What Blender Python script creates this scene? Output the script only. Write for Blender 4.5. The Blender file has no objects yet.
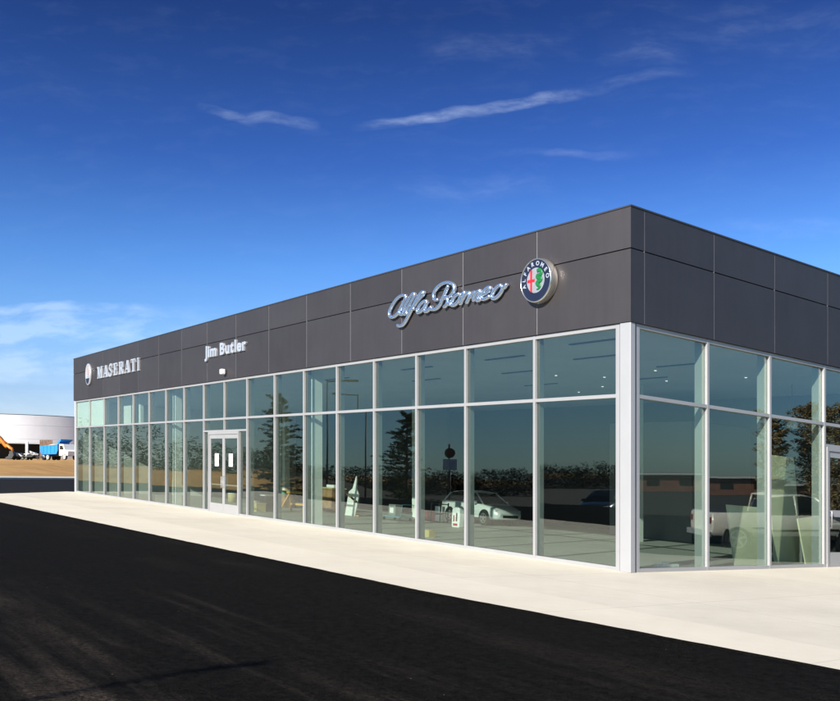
import bpy, bmesh, math, random
from mathutils import Vector, Matrix, noise
random.seed(7)
sc = bpy.context.scene
COL = sc.collection
PI = math.pi
# ------------------------------------------------------------------ site frame
# building corner CX,CY; U runs along the long left facade, V along the right facade; the lot falls gently to the right
F = 897.0; EYE = 1.58; SL = 0.0522
CX, CY = 4.06, 17.3
UX, UY = -0.5935, 0.8048
VX, VY = 0.8048, 0.5935
def sm(t):
    t = max(0.0, min(1.0, t)); return t*t*(3-2*t)
def tiltz(x, y=0):
    a = abs(x)
    s = x if a < 45 else math.copysign(45 + 15*math.tanh((a-45)/15), x)
    return -EYE - SL*s
def G(x, y):
    z = tiltz(x)
    wl = sm((-.5*y - 1.5 - x)/4.5)
    z += wl*(-2.05 - z)
    wr = sm((x - .6*y - 2)/5)
    z += wr*(-2.05 - z)
    wf = sm((-33.6 - x)/17) * sm((y-54)/10) * (1 - sm((-88-x)/25)*sm((138-y)/20))
    zf = 2.62 + .03*(y-120)
    zf = max(-1.0, min(9.0, zf))
    zf += .12*noise.noise(Vector((x*.09, y*.09, 0)))
    z += wf*(zf - z)
    return z
def W(u, v, h=0.0):
    x = CX + UX*u + VX*v; y = CY + UY*u + VY*v
    return Vector((x, y, h - EYE - SL*x))
def floor_pt(px, py):
    d = px-420; Y = F*EYE/(py-480.5-SL*d); return Vector((d/F*Y, Y, 0))
def UVof(p):
    a = p.x-CX; b = p.y-CY; return (a*UX+b*UY, a*VX+b*VY)
def facade_u(px, py, v0=0.0):
    d = px-420; X0 = CX+VX*v0; Y0 = CY+VY*v0
    u = (F*X0 - d*Y0)/(d*UY - F*UX); Y = Y0+UY*u; X = X0+UX*u
    return u, (480.5-py)/F*Y + EYE + SL*X
def facade_v(px, py, u0=0.0):
    d = px-420; X0 = CX+UX*u0; Y0 = CY+UY*u0
    v = (d*Y0 - F*X0)/(F*VX - d*VY); Y = Y0+VY*v; X = X0+VX*v
    return v, (480.5-py)/F*Y + EYE + SL*X
NL = Vector((-VX, -VY, 0)); NR = Vector((-UX, -UY, 0))
def mirror(px, Y, n):
    p = Vector(((px-420)/F*Y, Y, 0)); o = p-Vector((CX, CY, 0)); return p - n*(2*o.dot(n))

# ------------------------------------------------------------------ materials
MATS = {}
def nodes(name):
    m = bpy.data.materials.new(name); m.use_nodes = True
    nt = m.node_tree; b = nt.nodes['Principled BSDF']; return m, nt, b
def N(nt, t, **k):
    n = nt.nodes.new(t)
    for a, b in k.items(): setattr(n, a, b)
    return n
def L(nt, a, b): nt.links.new(a, b)
def tex_noise(nt, scale, detail=6, rough=.6, vec=None, stretch=None):
    n = N(nt, 'ShaderNodeTexNoise'); n.inputs['Scale'].default_value = scale
    n.inputs['Detail'].default_value = detail; n.inputs['Roughness'].default_value = rough
    if vec is None:
        tc = N(nt, 'ShaderNodeNewGeometry'); vec = tc.outputs['Position']
    if stretch:
        mp = N(nt, 'ShaderNodeMapping'); mp.inputs['Scale'].default_value = stretch
        if len(stretch) == 3: L(nt, vec, mp.inputs['Vector'])
        vec = mp.outputs[0]
    L(nt, vec, n.inputs['Vector']); return n
def ramp(nt, src, stops):
    r = N(nt, 'ShaderNodeValToRGB'); e = r.color_ramp.elements
    while len(e) < len(stops): e.new(.5)
    for i, (p, c) in enumerate(stops):
        e[i].position = p; e[i].color = (c[0], c[1], c[2], 1) if hasattr(c, '__len__') else (c, c, c, 1)
    L(nt, src, r.inputs[0]); return r
def mixc(nt, fac, a, b, mode='MIX'):
    m = N(nt, 'ShaderNodeMix', data_type='RGBA', blend_type=mode)
    for s, x in ((m.inputs[0], fac), (m.inputs[6], a), (m.inputs[7], b)):
        if hasattr(x, 'links'): L(nt, x, s)
        elif hasattr(x, '__len__'): s.default_value = (*x[:3], 1)
        else: s.default_value = x
    return m.outputs[2]
def mathn(nt, op, a, b=None, c=None, clamp=False):
    m = N(nt, 'ShaderNodeMath', operation=op); m.use_clamp = clamp
    for i, x in enumerate((a, b, c)):
        if x is None: continue
        if hasattr(x, 'links'): L(nt, x, m.inputs[i])
        else: m.inputs[i].default_value = x
    return m.outputs[0]
def bump(nt, b, h, strength=.3, dist=.02):
    n = N(nt, 'ShaderNodeBump'); n.inputs['Strength'].default_value = strength; n.inputs['Distance'].default_value = dist
    L(nt, h, n.inputs['Height']); L(nt, n.outputs[0], b.inputs['Normal'])
def plain(name, col, rough=.6, metal=0.0, var=.12, scale=3.0, bmp=0.0, coat=0.0):
    if name in MATS: return MATS[name]
    m, nt, b = nodes(name)
    n = tex_noise(nt, scale, 5)
    lo = tuple(c*(1-var) for c in col); hi = tuple(min(1, c*(1+var)) for c in col)
    r = ramp(nt, n.outputs[0], [(.3, lo), (.7, hi)])
    L(nt, r.outputs[0], b.inputs['Base Color'])
    b.inputs['Roughness'].default_value = rough; b.inputs['Metallic'].default_value = metal
    b.inputs['Coat Weight'].default_value = coat
    if bmp:
        n2 = tex_noise(nt, scale*12, 4); bump(nt, b, n2.outputs[0], bmp, .01)
    MATS[name] = m; return m

M_alu = plain('anodised_aluminium', (.39, .39, .40), .5, .5, .04, 1.5)
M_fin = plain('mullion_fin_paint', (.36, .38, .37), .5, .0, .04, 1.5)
M_fin_shade = plain('mullion_fin_shade', (.17, .19, .19), .5, .0, .04, 1.5)  # same fins as above, shade of the long facade put into the colour
M_col = plain('column_cover_paint', (.38, .385, .40), .5, .4, .05, .8)
M_gasket = plain('black_gasket', (.02, .02, .02), .6)
M_coping = plain('coping_metal', (.05, .05, .055), .4, .3, .05)
M_white = plain('white_drywall', (.72, .73, .70), .8, 0, .04, 1.2)
M_green = plain('pale_gypsum_sheet', (.74, .71, .50), .8, 0, .08, 2)
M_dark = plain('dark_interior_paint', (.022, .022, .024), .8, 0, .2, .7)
M_grey = plain('grey_partition_paint', (.13, .135, .14), .8, 0, .1, .5)
M_ceil = plain('ceiling_paint', (.52, .52, .50), .9, 0, .06, .6)
M_blackm = plain('black_plastic', (.015, .015, .015), .45)
M_chrome = plain('brushed_chrome_letters', (.66, .77, .92), .27, .95, .03)
M_letter = plain('white_silver_letters', (.62, .64, .68), .3, .6, .03)
M_navy = plain('navy_enamel', (.006, .010, .032), .45, 0, .1, 3)
M_red = plain('red_enamel', (.42, .015, .02), .35, 0, .08)
M_grn = plain('green_enamel', (.01, .13, .035), .35, 0, .15, 8)
M_silver = plain('silver_enamel', (.36, .38, .41), .35, .5, .1, 8)
M_wht = plain('white_enamel', (.8, .8, .8), .4)
M_wood = plain('plywood', (.30, .17, .08), .7, 0, .3, 4)
M_pinew = plain('fresh_timber', (.62, .33, .09), .6, 0, .2, 4)
M_card = plain('cardboard', (.45, .36, .16), .8, 0, .1, 4)
M_teal = plain('teal_plastic', (.10, .26, .30), .5)
M_maroon = plain('maroon_plastic', (.18, .03, .04), .5)
M_rubber = plain('tyre_rubber', (.018, .018, .018), .8, 0, .2)
M_rim = plain('alloy_rim', (.55, .55, .56), .3, .8)
M_carsil = plain('silver_car_paint', (.70, .71, .72), .3, .1, .03, 1, 0, .6)
M_champ = plain('champagne_truck_paint', (.72, .69, .62), .3, .1, .03, 1, 0, .6)
M_carblk = plain('black_car_paint', (.02, .022, .025), .2, .1, .1, 1, 0, .8)
M_lamp = plain('lamp_lens', (.75, .76, .78), .15, .2)
M_orange = plain('orange_machine_paint', (.62, .20, .03), .45, 0, .15, 2)
M_blue = plain('blue_truck_paint', (.02, .20, .62), .4, 0, .12, 2)
M_cab = plain('white_cab_paint', (.78, .78, .76), .35, 0, .05, 2)
M_chassis = plain('dark_chassis', (.03, .03, .032), .6, 0, .3, 4)
M_stone = plain('pale_stone_load', (.50, .50, .49), .9, 0, .3, 3, .5)
M_gravel = plain('tan_gravel_load', (.52, .42, .28), .95, 0, .3, 5, .6)
M_pole = plain('galvanised_pole', (.16, .16, .16), .5, .4)
M_bronze = plain('dark_bronze_pole', (.05, .045, .04), .5, .4)
M_bark = plain('bark', (.09, .065, .045), .9, 0, .3, 8, .5)
M_brick = plain('brick_red_wall', (.26, .12, .08), .85, 0, .25, 1.5)
M_signw = plain('sign_white', (.75, .75, .75), .5)
M_signy = plain('sign_yellow', (.70, .45, .04), .5)
M_timber = plain('weathered_timber', (.16, .10, .07), .85, 0, .35, 3)

def mat_glass(name, tint, refl=.55, ior=1.75):
    m = bpy.data.materials.new(name); m.use_nodes = True; nt = m.node_tree; nt.nodes.clear()
    o = N(nt, 'ShaderNodeOutputMaterial'); mx = N(nt, 'ShaderNodeMixShader')
    t = N(nt, 'ShaderNodeBsdfTransparent'); t.inputs[0].default_value = (*tint, 1)
    g = N(nt, 'ShaderNodeBsdfGlossy'); g.inputs['Roughness'].default_value = 0.0; g.inputs[0].default_value = (refl, refl*1.02, refl*1.0, 1)
    gi = N(nt, 'ShaderNodeNewGeometry'); dp = N(nt, 'ShaderNodeVectorMath', operation='DOT_PRODUCT'); L(nt, gi.outputs['Incoming'], dp.inputs[0]); L(nt, gi.outputs['Normal'], dp.inputs[1])
    c_ = mathn(nt, 'SUBTRACT', 1.0, mathn(nt, 'ABSOLUTE', dp.outputs['Value']), clamp=True); r0 = ((ior-1)/(ior+1))**2
    fr = mathn(nt, 'MULTIPLY_ADD', mathn(nt, 'POWER', c_, 5.0), 1-r0, r0)
    n = tex_noise(nt, .9, 1, .4); bp = N(nt, 'ShaderNodeBump'); bp.inputs['Strength'].default_value = .09; bp.inputs['Distance'].default_value = .005
    L(nt, n.outputs[0], bp.inputs['Height']); 
    oi = N(nt, 'ShaderNodeObjectInfo'); wn = N(nt, 'ShaderNodeTexWhiteNoise', noise_dimensions='1D'); L(nt, oi.outputs['Random'], wn.inputs['W'])
    sb = N(nt, 'ShaderNodeVectorMath', operation='SUBTRACT'); L(nt, wn.outputs['Color'], sb.inputs[0]); sb.inputs[1].default_value = (.5, .5, .5)
    scl = N(nt, 'ShaderNodeVectorMath', operation='SCALE'); L(nt, sb.outputs[0], scl.inputs[0]); scl.inputs['Scale'].default_value = .016
    ad = N(nt, 'ShaderNodeVectorMath', operation='ADD'); L(nt, bp.outputs[0], ad.inputs[0]); L(nt, scl.outputs[0], ad.inputs[1])
    nm = N(nt, 'ShaderNodeVectorMath', operation='NORMALIZE'); L(nt, ad.outputs[0], nm.inputs[0]); L(nt, nm.outputs[0], g.inputs['Normal'])
    L(nt, fr, mx.inputs[0]); L(nt, t.outputs[0], mx.inputs[1]); L(nt, g.outputs[0], mx.inputs[2]); L(nt, mx.outputs[0], o.inputs[0])
    return m
M_glass = mat_glass('green_tinted_glazing', (.79, .85, .82), .92, 1.95)
M_cargl = plain('dark_car_glass', (.02, .025, .025), .05, 0, .1, 1)

def mat_fascia():
    m, nt, b = nodes('charcoal_composite_panel')
    n = tex_noise(nt, 1.1, 6, .65); n2 = tex_noise(nt, 30, 3)
    r = ramp(nt, n.outputs[0], [(.25, (.119, .107, .110)), (.75, (.138, .125, .128))])
    # faint streaks where rain has run down the panels
    st = tex_noise(nt, 1.0, 5, .7, stretch=(5, 5, .25)); sr = ramp(nt, st.outputs[0], [(.45, 1.0), (.8, .88)])
    oi = N(nt, 'ShaderNodeObjectInfo'); cc = mixc(nt, .6, r.outputs[0], sr.outputs[0], 'MULTIPLY')
    pv = ramp(nt, oi.outputs['Random'], [(0.0, .90), (1.0, 1.07)])
    L(nt, mixc(nt, 1.0, cc, pv.outputs[0], 'MULTIPLY'), b.inputs['Base Color'])
    b.inputs['Roughness'].default_value = .56; b.inputs['Metallic'].default_value = 1.0
    wv = tex_noise(nt, .9, 2, .4); hh = mathn(nt, 'MULTIPLY_ADD', wv.outputs[0], 6.0, n2.outputs[0])
    bump(nt, b, hh, .10, .006)
    return m
M_fascia = mat_fascia()

def mat_asphalt():
    m, nt, b = nodes('new_asphalt')
    g = tex_noise(nt, 90, 3, .7); big = tex_noise(nt, .35, 6, .6)
    # rolled tracks of pale dust running roughly along the long facade
    geo = N(nt, 'ShaderNodeNewGeometry'); mp = N(nt, 'ShaderNodeMapping'); mp.inputs['Rotation'].default_value = (0, 0, math.radians(-36.4))
    mp.vector_type = 'POINT'; L(nt, geo.outputs['Position'], mp.inputs['Vector'])
    mp2 = N(nt, 'ShaderNodeMapping'); mp2.inputs['Scale'].default_value = (1.7, .13, 1); L(nt, mp.outputs[0], mp2.inputs['Vector'])
    tr = tex_noise(nt, 1.0, 7, .7, vec=mp2.outputs[0])
    mot = tex_noise(nt, 11, 7, .8)
    base0 = ramp(nt, g.outputs[0], [(.35, (.0016, .0015, .0013)), (.68, (.0125, .0115, .010))])
    mor = ramp(nt, mot.outputs[0], [(.34, .12), (.66, 1.55)])
    base = N(nt, 'ShaderNodeMix', data_type='RGBA', blend_type='MULTIPLY'); base.inputs[0].default_value = 1.0; L(nt, base0.outputs[0], base.inputs[6]); L(nt, mor.outputs[0], base.inputs[7])
    dust = ramp(nt, tr.outputs[0], [(.46, (0, 0, 0)), (.66, (1, 1, 1))])
    bigr = ramp(nt, big.outputs[0], [(.45, 0.0), (.75, 1.0)])
    # dust is thicker towards the near left of the lot
    sx = N(nt, 'ShaderNodeSeparateXYZ'); L(nt, geo.outputs['Position'], sx.inputs[0])
    ds = N(nt, 'ShaderNodeVectorMath', operation='DISTANCE'); L(nt, geo.outputs['Position'], ds.inputs[0]); ds.inputs[1].default_value = (-4.0, 5.2, -1.4)
    near = mathn(nt, 'MULTIPLY_ADD', ds.outputs['Value'], -.16, 1.2, clamp=True)
    near2 = mathn(nt, 'MULTIPLY_ADD', tex_noise(nt, .8, 4).outputs[0], 1.6, -.25, clamp=True)
    f = mathn(nt, 'MULTIPLY', dust.outputs[0], mathn(nt, 'ADD', mathn(nt, 'MULTIPLY', near, near2), mathn(nt, 'MULTIPLY', bigr.outputs[0], .22)))
    gr2 = tex_noise(nt, 28, 5, .75)
    fg = mathn(nt, 'MULTIPLY', f, ramp(nt, gr2.outputs[0], [(.40, .12), (.62, 1.0)]).outputs[0])
    c = mixc(nt, mathn(nt, 'MULTIPLY', fg, 1.0, clamp=True), base.outputs[2], (.11, .085, .068))
    # stray chippings
    vo = N(nt, 'ShaderNodeTexVoronoi'); vo.inputs['Scale'].default_value = 3.6; L(nt, geo.outputs['Position'], vo.inputs['Vector'])
    ch = mathn(nt, 'LESS_THAN', vo.outputs['Distance'], .022)
    cf = mathn(nt, 'MULTIPLY', ch, mathn(nt, 'GREATER_THAN', big.outputs[0], .5))
    c = mixc(nt, cf, c, (.20, .16, .13))
    # coarse stones standing out of the binder
    v2 = N(nt, 'ShaderNodeTexVoronoi'); v2.inputs['Scale'].default_value = 45; L(nt, geo.outputs['Position'], v2.inputs['Vector'])
    st = mathn(nt, 'MULTIPLY', mathn(nt, 'LESS_THAN', v2.outputs['Distance'], .30), ramp(nt, gr2.outputs[0], [(.5, 0.0), (.62, .55)]).outputs[0])
    c = mixc(nt, st, c, (.030, .027, .024))
    L(nt, c, b.inputs['Base Color']); b.inputs['Roughness'].default_value = .95
    b.inputs['Specular IOR Level'].default_value = .04
    bump(nt, b, mathn(nt, 'ADD', g.outputs[0], gr2.outputs[0]), .8, .012)
    return m
def mat_concrete():
    m, nt, b = nodes('pale_concrete_pavement')
    g = tex_noise(nt, 40, 4, .7); big = tex_noise(nt, .45, 7, .65); mid = tex_noise(nt, 3.5, 5, .6)
    r = ramp(nt, big.outputs[0], [(.3, (.57, .515, .42)), (.7, (.68, .62, .51))])
    r2 = ramp(nt, g.outputs[0], [(.3, .93), (.7, 1.0)]); r3 = ramp(nt, mid.outputs[0], [(.3, .95), (.65, 1.0)])
    c = mixc(nt, 1.0, r.outputs[0], r2.outputs[0], 'MULTIPLY'); c = mixc(nt, 1.0, c, r3.outputs[0], 'MULTIPLY')
    # control joints every three metres or so, parallel to the facades
    geo = N(nt, 'ShaderNodeNewGeometry')
    def lin(ax, ay, off, per):
        dt = N(nt, 'ShaderNodeVectorMath', operation='DOT_PRODUCT'); L(nt, geo.outputs['Position'], dt.inputs[0]); dt.inputs[1].default_value = (ax, ay, 0)
        s = mathn(nt, 'ADD', dt.outputs['Value'], off)
        fr = mathn(nt, 'PINGPONG', s, per/2)
        return mathn(nt, 'LESS_THAN', fr, .010)
    j = mathn(nt, 'MAXIMUM', lin(UX, UY, -(CX*UX+CY*UY), 3.4), lin(VX, VY, -(CX*VX+CY*VY)+2.6, 5.2))
    c = mixc(nt, mathn(nt, 'MULTIPLY', j, .5), c, (.30, .27, .23))
    dv = N(nt, 'ShaderNodeVectorMath', operation='DOT_PRODUCT'); L(nt, geo.outputs['Position'], dv.inputs[0]); dv.inputs[1].default_value = (VX, VY, 0)
    wob = mathn(nt, 'MULTIPLY_ADD', big.outputs[0], .25, -(CX*VX+CY*VY)+4.3-.12)
    band = mathn(nt, 'LESS_THAN', mathn(nt, 'ADD', dv.outputs['Value'], wob), 0.0)
    c = mixc(nt, mathn(nt, 'MULTIPLY', band, .22), c, (.80, .73, .585))
    # tyre-brown stains along the outer edge
    vo = tex_noise(nt, 1.3, 7, .75); st = ramp(nt, vo.outputs[0], [(.60, 0.0), (.8, .3)])
    c = mixc(nt, st.outputs[0], c, (.42, .35, .27))
    L(nt, c, b.inputs['Base Color']); b.inputs['Roughness'].default_value = .9
    bump(nt, b, g.outputs[0], .15, .004)
    return m
def mat_floor():
    m, nt, b = nodes('interior_concrete_slab')
    big = tex_noise(nt, .6, 6, .6); r = ramp(nt, big.outputs[0], [(.3, (.29, .30, .275)), (.7, (.40, .405, .375))])
    L(nt, r.outputs[0], b.inputs['Base Color']); b.inputs['Roughness'].default_value = .55
    return m
def mat_terrain():
    m, nt, b = nodes('graded_dirt_and_straw')
    big = tex_noise(nt, .05, 7, .6); mid = tex_noise(nt, .6, 6, .65); fine = tex_noise(nt, 9, 4, .7)
    c1 = ramp(nt, big.outputs[0], [(.3, (.40, .20, .045)), (.5, (.50, .265, .065)), (.7, (.56, .33, .10))])
    c2 = ramp(nt, mid.outputs[0], [(.3, .62), (.65, 1.0)])
    c = mixc(nt, 1.0, c1.outputs[0], c2.outputs[0], 'MULTIPLY')
    c3 = ramp(nt, fine.outputs[0], [(.3, .8), (.6, 1.0)]); c = mixc(nt, 1.0, c, c3.outputs[0], 'MULTIPLY')
    # older dark olive grass away from the graded field
    geo = N(nt, 'ShaderNodeNewGeometry'); sx = N(nt, 'ShaderNodeSeparateXYZ'); L(nt, geo.outputs['Position'], sx.inputs[0])
    k = mathn(nt, 'MULTIPLY_ADD', sx.outputs[1], -.05, 3.1, clamp=True)
    kx = mathn(nt, 'MULTIPLY', mathn(nt, 'MULTIPLY_ADD', sx.outputs[0], -.08, -5.2, clamp=True), mathn(nt, 'MULTIPLY_ADD', sx.outputs[1], -.05, 7.0, clamp=True)); k = mathn(nt, 'MAXIMUM', k, kx)
    k2 = mathn(nt, 'MULTIPLY_ADD', mid.outputs[0], .8, -.1, clamp=True)
    c = mixc(nt, mathn(nt, 'MULTIPLY', k, mathn(nt, 'ADD', k2, .8), clamp=True), c, (.028, .025, .015))
    L(nt, c, b.inputs['Base Color']); b.inputs['Roughness'].default_value = .95
    bump(nt, b, mid.outputs[0], .4, .1)
    return m
M_asphalt = mat_asphalt(); M_conc = mat_concrete(); M_floor = mat_floor(); M_terr = mat_terrain()
M_kerb = plain('kerb_concrete', (.50, .46, .38), .9, 0, .1, 2)
M_road = plain('older_road_asphalt', (.014, .014, .0145), .95, 0, .3, 1.5)
M_road.node_tree.nodes['Principled BSDF'].inputs['Specular IOR Level'].default_value = .05

def mat_leaf(name, a, b2, tr=.25):
    m, nt, b = nodes(name)
    n = tex_noise(nt, 1.4, 4); r = ramp(nt, n.outputs[0], [(.35, a), (.65, b2)])
    L(nt, r.outputs[0], b.inputs['Base Color']); b.inputs['Roughness'].default_value = .8
    b.inputs['Specular IOR Level'].default_value = .15
    return m
M_needle = mat_leaf('pine_needles', (.035, .045, .018), (.10, .10, .04))
M_olive = mat_leaf('winter_brown_foliage', (.22, .17, .085), (.34, .26, .13))
M_wood_line = mat_leaf('far_wood_foliage', (.017, .019, .015), (.024, .025, .019))
def mat_far_wall():
    m, nt, b = nodes('white_metal_wall_panels')
    geo = N(nt, 'ShaderNodeNewGeometry'); sx = N(nt, 'ShaderNodeSeparateXYZ'); L(nt, geo.outputs['Position'], sx.inputs[0])
    j = mathn(nt, 'LESS_THAN', mathn(nt, 'PINGPONG', sx.outputs[2], 1.3), .05)
    n = tex_noise(nt, .3, 4); r = ramp(nt, n.outputs[0], [(.3, (.78, .78, .82)), (.7, (.88, .88, .91))])
    c = mixc(nt, mathn(nt, 'MULTIPLY', j, .35), r.outputs[0], (.3, .3, .35))
    L(nt, c, b.inputs['Base Color']); b.inputs['Roughness'].default_value = .4; b.inputs['Metallic'].default_value = .3
    return m
M_farw = mat_far_wall()

# ------------------------------------------------------------------ object helpers
def link(name, me, mat, parent=None, loc=None):
    o = bpy.data.objects.new(name, me); COL.objects.link(o)
    if mat is not None:
        for mm in (mat if isinstance(mat, (list, tuple)) else [mat]): me.materials.append(mm)
    if parent is not None: o.parent = parent
    if loc is not None: o.location = loc
    return o
def tag(o, label=None, cat=None, group=None, kind=None):
    if label: o['label'] = label
    if cat: o['category'] = cat
    if group: o['group'] = group
    if kind: o['kind'] = kind
    return o
TILT = Matrix.Rotation(math.atan(SL), 4, 'Y')
def thing(name, label, cat, loc, rz=0.0, group=None, tilt=False, mat4=None):
    o = bpy.data.objects.new(name, None); COL.objects.link(o); o.empty_display_size = .3
    R = Matrix.Rotation(rz, 4, 'Z')
    if tilt: R = TILT @ R
    o.rotation_euler = R.to_euler(); o.location = loc
    return tag(o, label, cat, group)
class MB:
    """collects world or local geometry and links it as one mesh object"""
    def __init__(s): s.v = []; s.f = []; s.sm = []
    def add(s, vs, fs, smooth=False):
        k = len(s.v); s.v += [Vector(p) for p in vs]; s.f += [tuple(i+k for i in f) for f in fs]; s.sm += [smooth]*len(fs); return s
    def hexa(s, p): return s.add(p, [(0, 3, 2, 1), (4, 5, 6, 7), (0, 1, 5, 4), (1, 2, 6, 5), (2, 3, 7, 6), (3, 0, 4, 7)])
    def box(s, x0, x1, y0, y1, z0, z1, M=None):
        p = [Vector(q) for q in ((x0, y0, z0), (x1, y0, z0), (x1, y1, z0), (x0, y1, z0), (x0, y0, z1), (x1, y0, z1), (x1, y1, z1), (x0, y1, z1))]
        if M is not None: p = [M @ q for q in p]
        return s.hexa(p)
    def wbox(s, u0, u1, v0, v1, h0, h1):
        return s.hexa([W(u, v, h) for h in (h0, h1) for u, v in ((u0, v0), (u0, v1), (u1, v1), (u1, v0))])
    def tube(s, pts, r, n=8, M=None, caps=True, flat=1.0, ref=Vector((0, 0, 1))):
        pts = [Vector(p) for p in pts]; rs = r if isinstance(r, (list, tuple)) else [r]*len(pts)
        rings = []
        for i, p in enumerate(pts):
            t = (pts[min(i+1, len(pts)-1)]-pts[max(i-1, 0)]).normalized()
            a = ref if abs(t.dot(ref)) < .95 else Vector((1, 0, 0))
            x = t.cross(a).normalized(); y = x.cross(t).normalized()
            rings.append([p + x*math.cos(2*PI*k/n)*rs[i] + y*math.sin(2*PI*k/n)*rs[i]*flat for k in range(n)])
        vs = [q for rg in rings for q in rg]
        if M is not None: vs = [M @ q for q in vs]
        fs = [(i*n+k, i*n+(k+1) % n, (i+1)*n+(k+1) % n, (i+1)*n+k) for i in range(len(pts)-1) for k in range(n)]
        s.add(vs, fs, True)
        if caps:
            k0 = len(s.v)-len(vs); s.f += [tuple(k0+k for k in range(n))[::-1], tuple(k0+(len(pts)-1)*n+k for k in range(n))]; s.sm += [False]*2
        return s
    def prism(s, poly, axis, a0, a1, M=None, scale1=1.0):
        """poly in the plane across axis ('x','y','z'), extruded a0..a1"""
        n = len(poly); vs = []
        for a in (a0, a1):
            for p, q in poly:
                vs.append({'x': Vector((a, p, q)), 'y': Vector((p, a, q)), 'z': Vector((p, q, a))}[axis])
        if M is not None: vs = [M @ q for q in vs]
        return s.add(vs, [tuple(range(n))[::-1], tuple(range(n, 2*n))] + [(i, (i+1) % n, (i+1) % n+n, i+n) for i in range(n)])
    def build(s, name, mat, parent=None, loc=None, bevel=0, own=None):
        o0 = Vector(loc) if loc is not None else (own if own is not None else None)
        me = bpy.data.meshes.new(name)
        vs = [p - o0 for p in s.v] if o0 is not None else s.v
        me.from_pydata(vs, [], s.f); me.polygons.foreach_set('use_smooth', s.sm); me.update()
        bm = bmesh.new(); bm.from_mesh(me); bmesh.ops.recalc_face_normals(bm, faces=bm.faces)
        if bevel: bmesh.ops.bevel(bm, geom=list(bm.edges), offset=bevel, segments=2, affect='EDGES', profile=.5, clamp_overlap=True)
        bm.to_mesh(me); bm.free()
        return link(name, me, mat, parent, loc if parent is None else None)

# ------------------------------------------------------------------ camera, world, sun
cam = bpy.data.cameras.new('camera'); cam_o = bpy.data.objects.new('camera', cam); COL.objects.link(cam_o)
cam_o.location = (0, 0, 0); cam_o.rotation_euler = (PI/2, 0, 0)
cam.sensor_fit = 'HORIZONTAL'; cam.sensor_width = 36; cam.lens = 36*F/840
cam.shift_y = (480.5-350.5)/840; cam.clip_start = .05; cam.clip_end = 6000
sc.camera = cam_o
SAZ, SEL = 35.0, 25.5
sun = bpy.data.lights.new('sun', 'SUN'); sun_o = bpy.data.objects.new('sun', sun); COL.objects.link(sun_o)
sun.energy = 5.0; sun.angle = math.radians(.5); sun.color = (1, .935, .83)
d = Vector((math.sin(math.radians(SAZ))*math.cos(math.radians(SEL)), math.cos(math.radians(SAZ))*math.cos(math.radians(SEL)), -math.sin(math.radians(SEL))))
sun_o.rotation_euler = d.to_track_quat('-Z', 'Y').to_euler(); sun_o.location = (-10, -15, 25)

w = bpy.data.worlds.new('World'); sc.world = w; w.use_nodes = True; nt = w.node_tree
bg = nt.nodes['Background']; bg.inputs[1].default_value = .1
sky = N(nt, 'ShaderNodeTexSky', sky_type='NISHITA'); sky.sun_disc = False
sky.sun_elevation = math.radians(SEL); sky.sun_rotation = math.radians(180+SAZ)
sky.air_density = 1.0; sky.dust_density = .4; sky.ozone_density = 3.0; sky.altitude = 200
gam = N(nt, 'ShaderNodeGamma'); gam.inputs[1].default_value = 1.0
L(nt, sky.outputs[0], gam.inputs[0])
hs = N(nt, 'ShaderNodeHueSaturation'); hs.inputs['Saturation'].default_value = 1.0; L(nt, gam.outputs[0], hs.inputs['Color'])
tc = N(nt, 'ShaderNodeTexCoord'); sp = N(nt, 'ShaderNodeSeparateXYZ'); L(nt, tc.outputs['Generated'], sp.inputs[0])
SKYC = hs.outputs[0]
# deepen the blue with height, as clean winter air does
zc = mathn(nt, 'MAXIMUM', sp.outputs[2], 0.0)
dr = ramp(nt, zc, [(0.0, (.80, .68, .72)), (.09, (.60, .62, .76)), (.15, (.50, .66, .86)), (.23, (.31, .52, .82)), (.33, (.16, .29, .60)), (.46, (.085, .155, .35))])
front = mathn(nt, 'MULTIPLY_ADD', sp.outputs[1], 3.0, -1.2, clamp=True)
SKYC = mixc(nt, 1.0, SKYC, mixc(nt, front, (.37, .53, .69), dr.outputs[0]), 'MULTIPLY')
# cirrus: thin streaks placed by direction
yv = mathn(nt, 'MAXIMUM', sp.outputs[1], .05)
P_ = mathn(nt, 'DIVIDE', sp.outputs[0], yv); Q_ = mathn(nt, 'DIVIDE', sp.outputs[2], yv)
cmb = N(nt, 'ShaderNodeCombineXYZ'); L(nt, P_, cmb.inputs[0]); L(nt, Q_, cmb.inputs[1])
def warp(scale, amt):
    n = N(nt, 'ShaderNodeTexNoise'); n.inputs['Scale'].default_value = scale; n.inputs['Detail'].default_value = 4; L(nt, cmb.outputs[0], n.inputs['Vector'])
    s = N(nt, 'ShaderNodeVectorMath', operation='SUBTRACT'); L(nt, n.outputs['Color'], s.inputs[0]); s.inputs[1].default_value = (.5, .5, .5)
    m = N(nt, 'ShaderNodeVectorMath', operation='SCALE'); L(nt, s.outputs[0], m.inputs[0]); m.inputs['Scale'].default_value = amt
    a = N(nt, 'ShaderNodeVectorMath', operation='ADD'); L(nt, cmb.outputs[0], a.inputs[0]); L(nt, m.outputs[0], a.inputs[1]); return a.outputs[0]
WV = warp(7, .038)
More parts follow.
